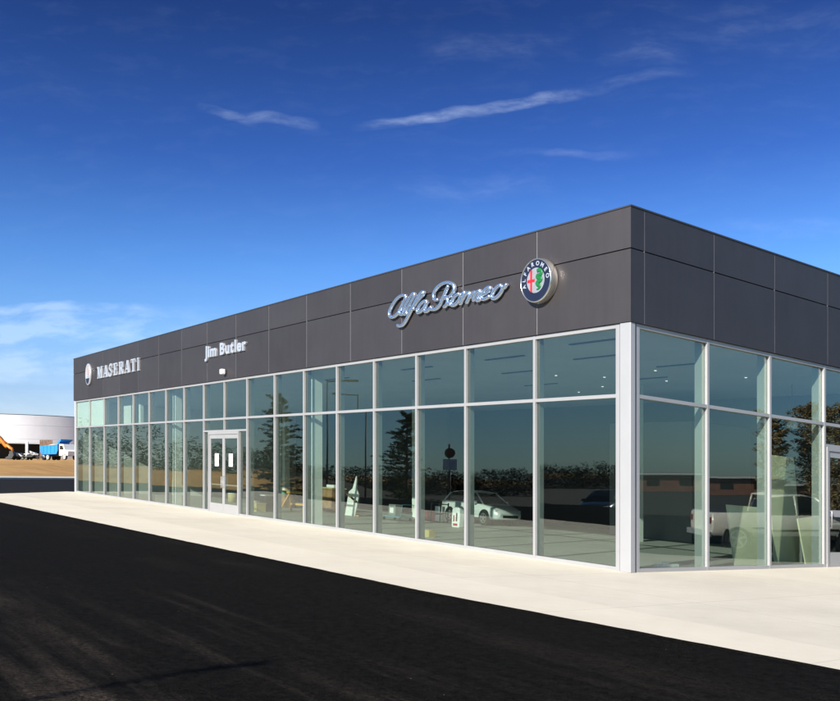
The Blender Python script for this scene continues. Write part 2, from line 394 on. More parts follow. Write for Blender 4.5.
def streak(x0, y0, x1, y1, wid, amp):
    a = ((x0-420)/F, (480.5-y0)/F); b = ((x1-420)/F, (480.5-y1)/F)
    dx, dy = b[0]-a[0], b[1]-a[1]; ln = math.hypot(dx, dy); dx /= ln; dy /= ln
    sub = N(nt, 'ShaderNodeVectorMath', operation='SUBTRACT'); L(nt, WV, sub.inputs[0]); sub.inputs[1].default_value = (a[0], a[1], 0)
    def dot(v):
        q = N(nt, 'ShaderNodeVectorMath', operation='DOT_PRODUCT'); L(nt, sub.outputs[0], q.inputs[0]); q.inputs[1].default_value = v; return q.outputs['Value']
    al = mathn(nt, 'DIVIDE', dot((dx, dy, 0)), ln); ac = dot((-dy, dx, 0))
    # feathered towards both ends
    e = mathn(nt, 'MULTIPLY', al, mathn(nt, 'SUBTRACT', 1.0, al)); e = mathn(nt, 'MULTIPLY', e, 4.0, clamp=True)
    ww = wid/F
    g = mathn(nt, 'DIVIDE', mathn(nt, 'ABSOLUTE', ac), ww); g = mathn(nt, 'MULTIPLY', g, g); g = mathn(nt, 'SUBTRACT', 1.0, g, clamp=True)
    r = mathn(nt, 'MULTIPLY', mathn(nt, 'MULTIPLY', g, e), amp); return r
parts = [streak(196, 101, 262, 122, 6, .42), streak(240, 115, 322, 122, 7, .5), streak(352, 126, 500, 104, 7, .9), streak(410, 119, 605, 82, 6, .8), streak(460, 112, 590, 90, 4, .9),
         streak(540, 92, 700, 70, 7, .22), streak(415, 54, 580, 42, 14, .17), streak(600, 45, 690, 52, 20, .2), streak(480, 150, 640, 151, 5, .22),
         streak(380, 195, 560, 180, 14, .18), streak(20, 66, 90, 98, 20, .06), streak(-120, 298, 195, 316, 6, 1.3), streak(-250, 330, 230, 328, 22, 1.6),
         streak(-250, 366, 210, 360, 20, 1.4), streak(-150, 400, 140, 398, 14, .6), streak(700, 228, 900, 236, 12, .2), streak(640, 20, 860, 30, 30, .12)]
tot = parts[0]
for p in parts[1:]: tot = mathn(nt, 'MAXIMUM', tot, p)
mpx = N(nt, 'ShaderNodeMapping'); mpx.inputs['Scale'].default_value = (1.0, 3.2, 1); mpx.inputs['Rotation'].default_value = (0, 0, math.radians(-7)); L(nt, WV, mpx.inputs['Vector'])
cn = N(nt, 'ShaderNodeTexNoise'); cn.inputs['Scale'].default_value = 16; cn.inputs['Detail'].default_value = 9; cn.inputs['Roughness'].default_value = .62; L(nt, mpx.outputs[0], cn.inputs['Vector'])
cr = ramp(nt, cn.outputs[0], [(.40, 0.0), (.66, 1.0)])
cl = mathn(nt, 'MULTIPLY', tot, mathn(nt, 'MULTIPLY_ADD', cr.outputs[0], .86, .14))
haze = ramp(nt, cn.outputs[0], [(.5, 0.0), (.85, .07)])
cl = mathn(nt, 'ADD', cl, haze.outputs[0])
cl = mathn(nt, 'MULTIPLY', cl, mathn(nt, 'GREATER_THAN', sp.outputs[1], .06), clamp=True)
CLOUDC = (4.6, 5.4, 6.6)
SKYC = mixc(nt, mathn(nt, 'MULTIPLY', cl, .30), SKYC, CLOUDC)
L(nt, SKYC, bg.inputs[0])
sc.view_settings.view_transform = 'Standard'; sc.view_settings.look = 'None'; sc.view_settings.exposure = 1.0; sc.view_settings.gamma = 1
sc.cycles.transparent_max_bounces = 16; sc.cycles.max_bounces = 8

# ------------------------------------------------------------------ ground sheets
def axis_vals(lo, hi, step, far):
    v = []; x = lo
    while x <= hi+1e-6: v.append(x); x += step
    s = step; a = v[0]; b = v[-1]; left = []; right = []
    while a > -far: s *= 1.35; a -= s; left.append(a)
    s = step
    while b < far: s *= 1.35; b += s; right.append(b)
    return left[::-1] + v + right
LOT = (-33, 36, -26, 130)
def terrain():
    xs = axis_vals(-132, 120, 3, 3500); ys = axis_vals(-60, 210, 3, 3500)
    vs = []; 
    for y in ys:
        for x in xs:
            z = G(x, y)
            ins = sm((x-LOT[0]+1.2)/2)*sm((LOT[1]-x)/3)*sm((y-LOT[2])/3)*sm((LOT[3]-y)/3)
            vs.append((x, y, z - .55*ins))
    nx = len(xs); fs = [(j*nx+i, j*nx+i+1, (j+1)*nx+i+1, (j+1)*nx+i) for j in range(len(ys)-1) for i in range(nx-1)]
    mb = MB(); mb.add(vs, fs, True)
    tag(mb.build('ground', M_terr), kind='structure')
terrain()
def sheet(name, mat, bbox, planes, off, step=1.0, kind='structure', thick=0.0):
    """a sheet following the ground, cut along straight edges; planes = (point, inward normal)"""
    x0, x1, y0, y1 = bbox; bm = bmesh.new(); nx = int(round((x1-x0)/step)); ny = int(round((y1-y0)/step)); g = []
    for j in range(ny+1):
        for i in range(nx+1):
            x = x0+i*step; y = y0+j*step; g.append(bm.verts.new((x, y, G(x, y)+off)))
    for j in range(ny):
        for i in range(nx):
            a, b, c, d_ = g[j*(nx+1)+i], g[j*(nx+1)+i+1], g[(j+1)*(nx+1)+i+1], g[(j+1)*(nx+1)+i]
            bm.faces.new((a, b, c)); bm.faces.new((a, c, d_))
    for p, n in planes:
        bmesh.ops.bisect_plane(bm, geom=list(bm.verts)+list(bm.edges)+list(bm.faces), plane_co=(p[0], p[1], 0), plane_no=(-n[0], -n[1], 0), clear_outer=True)
    if thick:
        r = bmesh.ops.extrude_face_region(bm, geom=list(bm.faces))
        for e in r['geom']:
            if isinstance(e, bmesh.types.BMVert): e.co.z += thick
        bmesh.ops.recalc_face_normals(bm, faces=bm.faces)
    me = bpy.data.meshes.new(name); bm.to_mesh(me); bm.free()
    return tag(link(name, me, mat), kind=kind)
def edge(p, q, inside):
    n = Vector((-(q[1]-p[1]), q[0]-p[0], 0)).normalized()
    if n.dot(Vector((inside[0]-p[0], inside[1]-p[1], 0))) < 0: n = -n
    return (p, n)
sheet('asphalt_lot', M_asphalt, (-19, 34, -24, 48), [], 0.0)
sheet('side_road', M_road, (-32, -19, -24, 120), [], 0.002)
pin = (5, 30)
EA, EB, ED = (3.91, 8.36), (0.0, 12.72), (-14.9, 31.9)
sheet('pavement', M_conc, (-19, 34, -6, 50), [edge(EA, EB, pin), edge(EB, ED, pin), ((-18.75, 0), (1, 0)), ((13.5, 0), (-1, 0)),
      (tuple(W(37.9, 0)[:2]), (-UX, -UY)), (tuple(W(0, 14, 0)[:2]), (-VX, -VY))], .012)
sheet('kerb', M_kerb, (-33.6, -32.0, -24, 120), [], -.02, .8, thick=.15)
sheet('verge_path', M_kerb, (-36, -34.4, 50, 114), [], .03, .8)

# ------------------------------------------------------------------ building
H_TOP, H_JOINT, H_HEAD, H_TR = 7.06, 6.26, 4.84, 3.44
ULEN, VLEN = 37.78, 13.55
root = W(0, 0, 0)
B = thing('dealership_building', 'long single storey charcoal and glass car dealership seen from its corner', 'building', root)
def bb(name, mat, *boxes, bevel=0):
    mb = MB()
    for b in boxes: mb.wbox(*b)
    return mb.build(name, mat, B, own=root, bevel=bevel)
# floor, roof, ceiling, rear and end walls
bb('floor_slab', M_floor, (.12, ULEN-.12, .12, VLEN-.12, -.3, .03))
bb('roof', M_coping, (.25, ULEN-.25, .25, VLEN-.25, 6.3, 6.5))
bb('ceiling', M_ceil, (.36, ULEN-.3, .36, VLEN-.3, 4.93, 5.0))
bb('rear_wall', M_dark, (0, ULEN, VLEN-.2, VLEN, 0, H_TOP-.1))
bb('end_wall', M_white, (ULEN-.14, ULEN, .0, VLEN-.2, 0, H_TOP-.1))
# fascia panels: upper and lower course, real 18 mm gaps with a pale backing in the upright joints
JU = [0.0] + [2.52*k for k in range(1, 15)] + [ULEN]
gap = .007
for i in range(len(JU)-1):
    a = JU[i]+(gap if i else -.06); b = JU[i+1]-(gap if i < len(JU)-2 else 0)
    for h0, h1 in ((H_HEAD+.01, H_JOINT-.012), (H_JOINT+.012, H_TOP)):
        mb = MB(); mb.wbox(a, b, -.06, -.02, h0, h1); mb.build('fascia_panel', M_fascia, B, own=root)
JV = [-.02, .34] + [.34+2.22*k for k in range(1, 6)] + [VLEN]
for i in range(len(JV)-1):
    a = JV[i]+(gap if i else 0); b = JV[i+1]-(gap if i < len(JV)-2 else 0)
    for h0, h1 in ((H_HEAD+.01, H_JOINT-.012), (H_JOINT+.012, H_TOP)):
        mb = MB(); mb.wbox(-.06, -.02, a, b, h0, h1); mb.build('fascia_panel', M_fascia, B, own=root)
M_back = plain('joint_backing', (.26, .26, .28), .6)
for u in JU[1:-1]: bb('joint_strip', M_back, (u-gap+.001, u+gap-.001, -.057, -.021, H_HEAD+.011, H_TOP-.001))
for v in JV[1:-1]: bb('joint_strip', M_back, (-.057, -.021, v-gap+.001, v+gap-.001, H_HEAD+.011, H_TOP-.001))
bb('fascia_backing', M_gasket, (-.02, ULEN, -.019, .24, H_HEAD+.03, H_TOP-.03), (-.019, .24, .24, VLEN, H_HEAD+.03, H_TOP-.03))
bb('coping', M_coping, (-.075, ULEN, -.075, .25, H_TOP+.001, H_TOP+.03), (-.075, .25, .252, VLEN, H_TOP+.001, H_TOP+.03))
# corner column cover
bb('corner_column', M_col, (-.035, .235, -.035, .10, .013, H_HEAD+.005), bevel=.006)
bb('corner_gasket', M_gasket, (.237, .26, .0, .10, .013, H_HEAD), (.02, .12, .102, .15, .013, H_HEAD))

TR, RAIL = .07, .075
def window(axis, a0, a1, first=False, last=False, door=None, mid=None, name='window'):
    """one curtain wall bay: mullion at a0 (outer cap + deep inner fin), rails, panes"""
    def bx(mb, a, b, d0, d1, h0, h1):
        if axis == 'u': mb.wbox(a, b, d0, d1, h0, h1)
        else: mb.wbox(d0, d1, a, b, h0, h1)
    mb = MB(); hw = .035
    m0 = a0 + (0 if first else 0)
    l0 = a0 if first else a0-hw; l1 = (a0+.10) if first else a0+hw
    r0 = a1-.09 if last else a1-hw
    bx(mb, l0, l1, -.012, .05, .012, H_HEAD)                 # outer cap
    if last: bx(mb, r0, a1, -.012, .05, .012, H_HEAD)
    bx(mb, l1, r0, -.008, .045, .012, .012+RAIL)
    bx(mb, l1, r0, -.008, .045, H_HEAD-RAIL, H_HEAD)
    segs = [(l1, r0)]
    if mid: segs = [(l1, mid-.03), (mid+.03, r0)]
    for s0, s1 in segs: bx(mb, s0, s1, -.008, .045, H_TR-TR/2, H_TR+TR/2)
    if door:
        bx(mb, l1, r0, -.009, .045, door['h'], door['h']+.06)
    if mid: bx(mb, mid-.03, mid+.03, -.012, .05, (door['h']+.06) if door else .012+RAIL, H_HEAD-RAIL)
    wo = mb.build(name, M_alu, B, own=root)
    FD = .25 if axis == 'u' else .31
    fin = MB(); bx(fin, a0+.004 if first else a0-.03, (a0+.06) if first else a0+.03, .066, FD, .03, 4.93)
    for hh in (H_TR,): bx(fin, (a0+.06 if first else a0+.03), (a1-.06 if last else a1-.03), .066, .16, hh-.03, hh+.03)
    fin.build('mullion_fin', M_fin if axis == 'v' else M_fin_shade, wo, own=root)
    gk = MB(); bx(gk, l0+.004, l1-.004, .0505, .065, .03, H_HEAD-.01); gk.build('gasket', M_gasket, wo, own=root)
    def pane(a, b, h0, h1):
        p = MB(); bx(p, a, b, .052, .062, h0, h1); o = p.build('pane', M_glass, wo, own=root)
    lo = .05
    if door:
        for s0, s1 in segs:
            pane(s0, s1, H_TR, H_HEAD-.03); pane(s0, s1, door['h']+.03, H_TR-.003)
        for s0, s1 in ((l1, door['a']), (door['b'], r0)):
            if s1-s0 > .1: pane(s0, s1, lo, door['h']+.02)
    else:
        pane(l1-.005, r0+.005, H_TR+.003, H_HEAD-.03); pane(l1-.005, r0+.005, lo, H_TR-.003)
    return wo
UB = [.26, 2.66, 5.02, 7.0, 8.96, 10.92, 12.88, 14.84, 16.88, 18.76, 20.62, 22.57, 24.53, 26.52, 28.55, 30.62, 32.78, 35.14, 37.62]
DOOR_H = 2.98
i = 0
while i < len(UB)-1:
    if abs(UB[i]-16.88) < .01:
        window('u', 16.88, 20.62, door=dict(h=DOOR_H, a=17.5, b=20.14), mid=18.76); i += 2; continue
    window('u', UB[i], UB[i+1], first=(i == 0), last=(i == len(UB)-2)); i += 1
VB = [.15, 2.43, 4.70, 6.97, 9.24, 11.5, 13.45]
for i in range(len(VB)-1):
    if i == 3: window('v', VB[i], VB[i+1], door=dict(h=2.9, a=7.05, b=8.75)); continue
    window('v', VB[i], VB[i+1], first=(i == 0), last=(i == len(VB)-2))
# doors
def door(axis, a, b, h, double, label):
    def bx(mb, p, q, d0, d1, h0, h1):
        if axis == 'u': mb.wbox(p, q, d0, d1, h0, h1)
        else: mb.wbox(d0, d1, p, q, h0, h1)
    mb = MB(); j = .07
    bx(mb, a, a+j, -.03, .08, .013, h); bx(mb, b-j, b, -.03, .08, .013, h); bx(mb, a+j, b-j, -.03, .08, h-.10, h)
    bx(mb, a+j, b-j, -.02, .09, .013, .025)
    fr = mb.build('door_frame', M_alu, B, own=root)
    leaves = [(a+j+.006, (a+b)/2-.004), ((a+b)/2+.004, b-j-.006)] if double else [(a+j+.006, b-j-.006)]
    for k, (p, q) in enumerate(leaves):
        m = MB(); st = .09
        bx(m, p, p+st, .0, .045, .03, h-.106); bx(m, q-st, q, .0, .045, .03, h-.106)
        bx(m, p+st, q-st, .0, .045, .03, .36); bx(m, p+st, q-st, .0, .045, h-.25, h-.106)
        if not double: bx(m, p+st, q-st, .0, .045, 1.22, 1.38)
        d_ = m.build('entrance_door', M_alu, B, own=root); d_['label'] = label
        g = MB(); bx(g, p+st-.01, q-st+.01, .018, .028, .35, h-.24); o = g.build('pane', M_glass, d_, own=root)
        hnd = MB(); bx(hnd, p+st, q-st, .05, .075, 1.02, 1.07)
        x0 = (q-.06) if (k == 0 and double) else (p+.06)
        def P(t, dep, hh): return W(t, dep, hh) if axis == 'u' else W(dep, t, hh)
        hnd.tube([P(x0, -.005, .95), P(x0, -.06, .95), P(x0, -.06, 1.35), P(x0, -.005, 1.35)], .014, 8)
        o = hnd.build('door_handle', M_col, d_, own=root)
        if double:
            cx = (p+q)/2 + (.0 if k else .03)
            n = MB(); bx(n, cx-.16, cx+.16, .012, .0165, 1.72, 2.18); o = n.build('notice_sheet', M_wht, d_, own=root)
door('u', 17.5, 20.14, DOOR_H, True, 'silver framed glass door leaf with white notice')
door('v', 7.05, 8.75, 2.9, False, 'silver framed glass door with middle rail')
# interior columns behind the long facade
for u_, v_ in ((13.05, .52), (24.62, .52), (36.3, .55), (7.0, 8.5), (18.6, 8.5), (30.1, 8.5)):
    mb = MB(); mb.wbox(u_-.15, u_+.15, v_-.13, v_+.15, .03, 4.93); mb.build('interior_column', M_white, B, own=root)
# white bulkhead seen through the last upper panes, and interior rooms
M_span = plain('pale_spandrel', (.84, .86, .83), .7, 0, .02)
bb('spandrel_panel', M_span, (32.82, 35.10, .07, .10, 3.48, 4.80))
bb('spandrel_panel', M_span, (35.18, 37.53, .07, .10, 3.48, 4.80))
bb('bulkhead_soffit', M_white, (29.6, 32.7, .7, .85, 3.5, 4.93))
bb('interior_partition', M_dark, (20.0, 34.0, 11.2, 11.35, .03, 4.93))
bb('office_partition', M_grey, (6.2, 9.6, 10.2, 10.35, .03, 3.9), (6.2, 6.35, 10.35, VLEN-.2, .03, 3.9))
# ceiling slots (unlit) and small lit downlights
M_slot = plain('slot_fitting', (.03, .03, .03), .5)
for u_, v_ in ((1.7, 1.6), (3.3, 3.4), (2.4, 5.6), (5.4, 2.2), (7.2, 4.4), (9.3, 2.2), (11.5, 4.2), (14.2, 2.4), (5.0, 7.4), (9.0, 7.0)):
    mb = MB(); mb.wbox(u_, u_+1.5, v_, v_+.09, 4.905, 4.929); mb.build('slot_fitting', M_slot, B, own=root)
mE = bpy.data.materials.new('downlight_glow'); mE.use_nodes = True; mE.node_tree.nodes['Principled BSDF'].inputs['Emission Color'].default_value = (1, .95, .85, 1); mE.node_tree.nodes['Principled BSDF'].inputs['Emission Strength'].default_value = .8
for u_, v_ in ((4.4, 6.2), (6.6, 6.6), (5.6, 8.2), (8.3, 8.4), (7.6, 5.6), (3.2, 8.6), (10.2, 9.3)):
    mb = MB(); mb.wbox(u_, u_+.05, v_, v_+.05, 4.915, 4.929); mb.build('downlight', mE, B, own=root)

# small white security light on the long fascia
u_, h_ = facade_u(223.5, 371.5, -.15)
sl = thing('security_light', 'small white floodlight on the charcoal fascia above the entrance doors', 'light fixture', W(u_, -.06, h_))
mb = MB(); mb.wbox(u_-.10, u_+.10, -.26, -.12, h_-.10, h_+.08); mb.build('lamp_head', M_wht, sl, own=W(u_, -.06, h_), bevel=.02)
mb = MB(); mb.wbox(u_-.04, u_+.04, -.12, -.061, h_-.05, h_+.03); mb.build('bracket', M_alu, sl, own=W(u_, -.06, h_))

# ------------------------------------------------------------------ signs
def smooth_path(pts, n=5):
    P = [Vector(p) for p in pts]; out = []
    for i in range(len(P)-1):
        p0, p1, p2, p3 = P[max(i-1, 0)], P[i], P[i+1], P[min(i+2, len(P)-1)]
        for k in range(n):
            t = k/n
            out.append(.5*((2*p1)+(-p0+p2)*t+(2*p0-5*p1+4*p2-p3)*t*t+(-p0+3*p1-3*p2+p3)*t**3))
    out.append(P[-1]); return out
def tr1(x, y): return (382+x/13.48, 280+y/13.48)
def tr2(x, y): return (425+x/14.02, 272+y/14.02)
def tr3(x, y): return (465+x/16.8, 272+y/16.8)
script = [
 [(tr1, [(318, 212), (262, 205), (205, 235), (150, 300), (105, 380), (85, 440), (92, 485), (130, 500), (180, 470), (230, 405), (275, 320), (318, 225)]),
  (tr1, [(322, 210), (285, 290), (240, 380), (222, 430), (240, 462), (285, 450)])],
 [(tr1, [(280, 455), (320, 400), (380, 300), (425, 215), (425, 182), (395, 190), (350, 265), (305, 350), (278, 430), (295, 460), (335, 440)])],
 [(tr1, [(335, 440), (400, 370), (480, 270), (545, 190), (548, 160), (515, 170), (460, 250), (400, 370), (340, 490), (285, 585), (235, 618), (190, 605)]),
  (tr1, [(355, 395), (430, 385)])],
 [(tr1, [(600, 285), (555, 285), (505, 330), (465, 395), (470, 435), (505, 425), (560, 360), (600, 285)]), (tr1, [(605, 283), (580, 340), (562, 400), (580, 425), (620, 400), (662, 350)])],
 [(tr2, [(40, 500), (75, 520), (130, 520), (185, 475), (225, 395), (265, 300), (300, 220), (318, 185)]),
  (tr2, [(180, 385), (130, 385), (108, 340), (125, 265), (180, 195), (255, 152), (330, 145), (385, 175), (400, 235), (375, 300), (325, 345), (262, 362)]),
  (tr2, [(262, 362), (305, 375), (305, 420), (285, 465), (250, 492)]), (tr2, [(305, 400), (325, 445), (360, 455)])],
 [(tr2, [(478, 305), (430, 320), (380, 375), (355, 435), (375, 468), (420, 445), (465, 385), (492, 325), (478, 305)])],
 [(tr2, [(492, 345), (530, 290), (545, 285), (520, 360), (478, 460)]), (tr2, [(515, 385), (560, 310), (605, 285), (620, 305), (595, 380), (565, 440)]),
  (tr3, [(75, 440), (110, 360), (150, 335), (168, 350), (150, 420), (120, 490)]), (tr3, [(130, 440), (180, 350), (230, 310), (245, 325), (215, 400), (190, 465), (215, 475), (262, 430)])],
 [(tr3, [(285, 380), (345, 350), (400, 300), (412, 262), (380, 255), (325, 290), (280, 360), (262, 420), (285, 455), (340, 440), (405, 395)])],
 [(tr3, [(600, 222), (545, 230), (490, 285), (445, 360), (435, 420), (470, 445), (530, 410), (585, 340), (615, 270), (600, 222)]), (tr3, [(608, 262), (650, 255), (690, 188)])],
]
sloc = W(6.0, -.06, 5.5)
SG = thing('script_sign', 'chrome script lettering on the charcoal fascia beside the round badge', 'sign', sloc, group='signs on the long fascia')
for li, letter in enumerate(script):
    mb = MB()
    for si, (tr, pts) in enumerate(letter):
        pp = []
        for p in smooth_path([(*tr(*q), 0) for q in pts], 4):
            u, h = facade_u(p.x, p.y, -.17); pp.append((u, h))
        n = len(pp)
        for dep, wd, fl in ((-.155-.003*si, .044, .6), (-.12-.002*si, .044, .9)):
            P3 = [W(u, dep, h) for u, h in pp]
            mb.tube(P3, [wd*(.62 if k in (0, n-1) else 1) for k in range(n)], 8, ref=Vector((-VX, -VY, 0)), flat=fl)
    u0, h0 = pp[n//2]
    mb.tube([W(u0, -.13, h0), W(u0, -.058, h0)], .015, 6)
    mb.build('letter', M_chrome, SG, own=sloc)

def letter_polys(ch, cw):
    """slab serif capitals as convex polygons on a 0..1 grid; x grows to the right"""
    P = []
    def box(x0, x1, y0, y1): P.append([(x0, y0), (x1, y0), (x1, y1), (x0, y1)])
    def bar(x0, y0, x1, y1, w0, w1=None):
        w1 = w1 or w0; P.append([(x0-w0/2, y0), (x0+w0/2, y0), (x1+w1/2, y1), (x1-w1/2, y1)])
    s = .09
    if ch == 'M':
        box(0, .22, 0, s); box(.56, 1, 0, s); bar(.12, .02, .14, .98, .10); bar(.8, 0, .8, 1, .22); bar(.46, .0, .12, 1, .10, .26); bar(.46, 0, .78, 1, .08, .08); box(0, .25, 1-s, 1); box(.7, 1, 1-s, 1)
    elif ch == 'A':
        box(0, .3, 0, s); box(.55, 1, 0, s); bar(.14, 0, .46, 1, .10); bar(.80, 0, .50, 1, .26, .2); box(.25, .7, .26, .36)
    elif ch == 'S':
        pts = [(.88, .82), (.70, .95), (.42, .96), (.20, .84), (.18, .68), (.40, .56), (.68, .44), (.84, .28), (.74, .10), (.48, .03), (.24, .08), (.10, .22)]
        for a, b in zip(pts, pts[1:]):
            dx, dy = b[0]-a[0], b[1]-a[1]; l = math.hypot(dx, dy); nx, ny = -dy/l, dx/l; wdt = .085
            P.append([(a[0]-nx*wdt-dx*.2, a[1]-ny*wdt-dy*.2), (b[0]-nx*wdt+dx*.2, b[1]-ny*wdt+dy*.2), (b[0]+nx*wdt+dx*.2, b[1]+ny*wdt+dy*.2), (a[0]+nx*wdt-dx*.2, a[1]+ny*wdt-dy*.2)])
        box(.80, .92, .66, 1); box(.06, .18, 0, .34)
    elif ch == 'E':
        bar(.26, 0, .26, 1, .26); box(.05, .9, 0, s); box(.05, .88, 1-s, 1); box(.3, .66, .46, .55); box(.78, .9, 0, .3); box(.76, .88, .7, 1); box(.58, .68, .36, .64)
    elif ch == 'R':
        bar(.26, 0, .26, 1, .26); box(.03, .48, 0, s); box(.05, .62, 1-s, 1); box(.3, .62, .46, .54); box(.62, .84, .55, .93); bar(.84, 0, .55, .5, .26, .24); box(.74, 1, 0, s)
        P.append([(.55, .46), (.72, .46), (.84, .56), (.62, .56)]); P.append([(.62, .92), (.84, .92), (.72, 1), (.55, 1)])
    elif ch == 'T':
        bar(.5, 0, .5, 1, .26); box(.28, .72, 0, s); box(.04, .96, 1-s, 1); box(.04, .14, .72, 1); box(.86, .96, .72, 1)
    elif ch == 'I':
        bar(.5, 0, .5, 1, .30); box(.24, .76, 0, s); box(.24, .76, 1-s, 1)
    return P
u0, h0 = facade_u(97.4, 378.2, -.12); u1, h1 = facade_u(139.6, 371.0, -.12)
hb = .5*(h0+h1); caph = .57
sloc = W((u0+u1)/2, -.06, hb)
SG = thing('serif_sign', 'white capital serif lettering at the far end of the charcoal fascia', 'sign', sloc, group='signs on the long fascia')
word = 'MASERATI'; wid = [1.15, 1.0, .82, .92, 1.0, 1.0, .92, .55]; gapw = .16
tw = sum(wid)+gapw*7; k = (u0-u1)/tw; x = 0
for ch, wd in zip(word, wid):
    mb = MB()
    for pi_, poly in enumerate(letter_polys(ch, wd)):
        d1 = -.13-.0015*pi_
        n = len(poly); vs = [W(u0-(x+p*wd)*k, d1, hb+q*caph) for p, q in poly] + [W(u0-(x+p*wd)*k, -.062, hb+q*caph) for p, q in poly]
        mb.add(vs, [tuple(range(n)), tuple(range(n, 2*n))[::-1]] + [(i, (i+1) % n, (i+1) % n+n, i+n) for i in range(n)])
    mb.build('letter', M_letter, SG, own=sloc); x += wd+gapw

def text_letter(ch, size, off):
    c = bpy.data.curves.new('t', 'FONT'); c.body = ch; c.size = size; c.offset = off; c.extrude = .035; c.resolution_u = 4
    o = bpy.data.objects.new('t', c); COL.objects.link(o); bpy.context.view_layer.update()
    me = o.evaluated_get(bpy.context.evaluated_depsgraph_get()).to_mesh()
    vs = [v.co.copy() for v in me.vertices]; fs = [tuple(p.vertices) for p in me.polygons]
    o.evaluated_get(bpy.context.evaluated_depsgraph_get()).to_mesh_clear(); bpy.data.objects.remove(o); bpy.data.curves.remove(c)
    return vs, fs
u0, h0 = facade_u(205.0, 357.2, -.12); u1, h1 = facade_u(246.4, 350.0, -.12); hb = (h0+h1)/2
sloc = W((u0+u1)/2, -.06, hb)
SG = thing('name_sign', 'silver bold upright lettering on the charcoal fascia above the entrance doors', 'sign', sloc, group='signs on the long fascia')
TX = 'Jim Butler'; adv = []; glyph = []
x = 0
for ch in TX:
    if ch == ' ': x += .20; continue
    vs, fs = text_letter(ch, .58, .020); mn = min(v.x for v in vs); mx = max(v.x for v in vs)
    glyph.append((x-mn, vs, fs)); x += mx-mn+.055
tw = x-.055; kx = (u0-u1)/tw
for gx, vs, fs in glyph:
    mb = MB(); mb.add([W(u0-(gx+v.x)*kx, -.105-v.z, hb+v.y) for v in vs], fs); mb.build('letter', M_letter, SG, own=sloc)

# round badge
bu, bh = facade_u(535.2, 280.2, -.26); r = .465
bloc = W(bu, -.06, bh)
BD = thing('round_badge', 'large round navy ringed emblem with red cross and green serpent near the fascia corner', 'sign', bloc, group='signs on the long fascia')
def disc_pts(rr, dep, n=48, cu=0, chh=0): return [W(bu-cu-rr*math.cos(2*PI*i/n), dep, bh+chh+rr*math.sin(2*PI*i/n)) for i in range(n)]
def lathe(name, prof, mat, smooth=True):
    n = 64; mb = MB(); vs = []
    for rr, dep in prof: vs += disc_pts(max(rr, .0005), dep, n)
    fs = [(a*n+i, a*n+(i+1) % n, (a+1)*n+(i+1) % n, (a+1)*n+i) for a in range(len(prof)-1) for i in range(n)]
    mb.add(vs, fs, smooth); return mb.build(name, mat, BD, own=bloc)
lathe('badge_rim', [(.475, -.061), (.485, -.07), (.485, -.15), (.470, -.235), (.462, -.258), (.448, -.262), (.440, -.252), (.440, -.24), (0, -.24)], plain('badge_rim_metal', (.60, .60, .56), .22, .9, .03))
lathe('ring_face', [(.438, -.243), (.438, -.247), (.272, -.247), (.272, -.243)], M_navy, False)
lathe('inner_face', [(.268, -.243), (.268, -.250), (0, -.250)], M_silver, False)
def badge_poly(name, polys, mat, d0, d1):
    mb = MB()
    for poly in polys:
        n = len(poly); vs = [W(bu-p, d1, bh+q) for p, q in poly]+[W(bu-p, d0, bh+q) for p, q in poly]
        mb.add(vs, [tuple(range(n)), tuple(range(n, 2*n))[::-1]] + [(i, (i+1) % n, (i+1) % n+n, i+n) for i in range(n)])
    return mb.build(name, mat, BD, own=bloc)
half = [(-.004+.262*math.cos(a), .262*math.sin(a)) for a in [PI/2+PI*i/20 for i in range(21)]]
badge_poly('shield_field', [half], M_silver, -.2505, -.254)
badge_poly('cross', [[(-.155, -.225), (-.10, -.245), (-.10, .245), (-.155, .22)], ], M_red, -.2545, -.259)
badge_poly('cross_arm', [[(-.245, -.03), (-.02, -.03), (-.02, .03), (-.245, .03)]], M_red, -.2545, -.260)
mb = MB(); sn = smooth_path([(.03, -.20, 0), (.09, -.19, 0), (.13, -.14, 0), (.06, -.10, 0), (.05, -.05, 0), (.15, -.03, 0), (.17, .02, 0), (.08, .04, 0), (.05, .09, 0), (.15, .10, 0), (.18, .15, 0), (.12, .20, 0), (.05, .19, 0)], 5)
mb.tube([W(bu-p.x, -.253, bh+p.y) for p in sn], [.014+.03*min(1, i/12) for i in range(len(sn))], 8, ref=Vector((-VX, -VY, 0)), flat=.35)
mb.build('serpent', M_grn, BD, own=bloc)
for txt, a0, a1 in (('ALFA', 196, 128), ('ROMEO', 104, 8)):
    nn = len(txt)
    for i, ch in enumerate(txt):
        a = math.radians(a0+(a1-a0)*i/(nn-1)); vs, fs = text_letter(ch, .125, .004); cx_ = (min(v.x for v in vs)+max(v.x for v in vs))/2
        rot = a-PI/2; rr = .318
        q = []
        for v in vs:
            px_, py_ = v.x-cx_, v.y
            xx = rr*math.cos(a)+px_*math.cos(rot)-py_*math.sin(rot); yy = rr*math.sin(a)+px_*math.sin(rot)+py_*math.cos(rot)
            q.append(W(bu-xx, -.2475-(v.z+.035)*.05, bh+yy))
        mb = MB(); mb.add(q, fs); mb.build('letter', M_letter, BD, own=bloc)
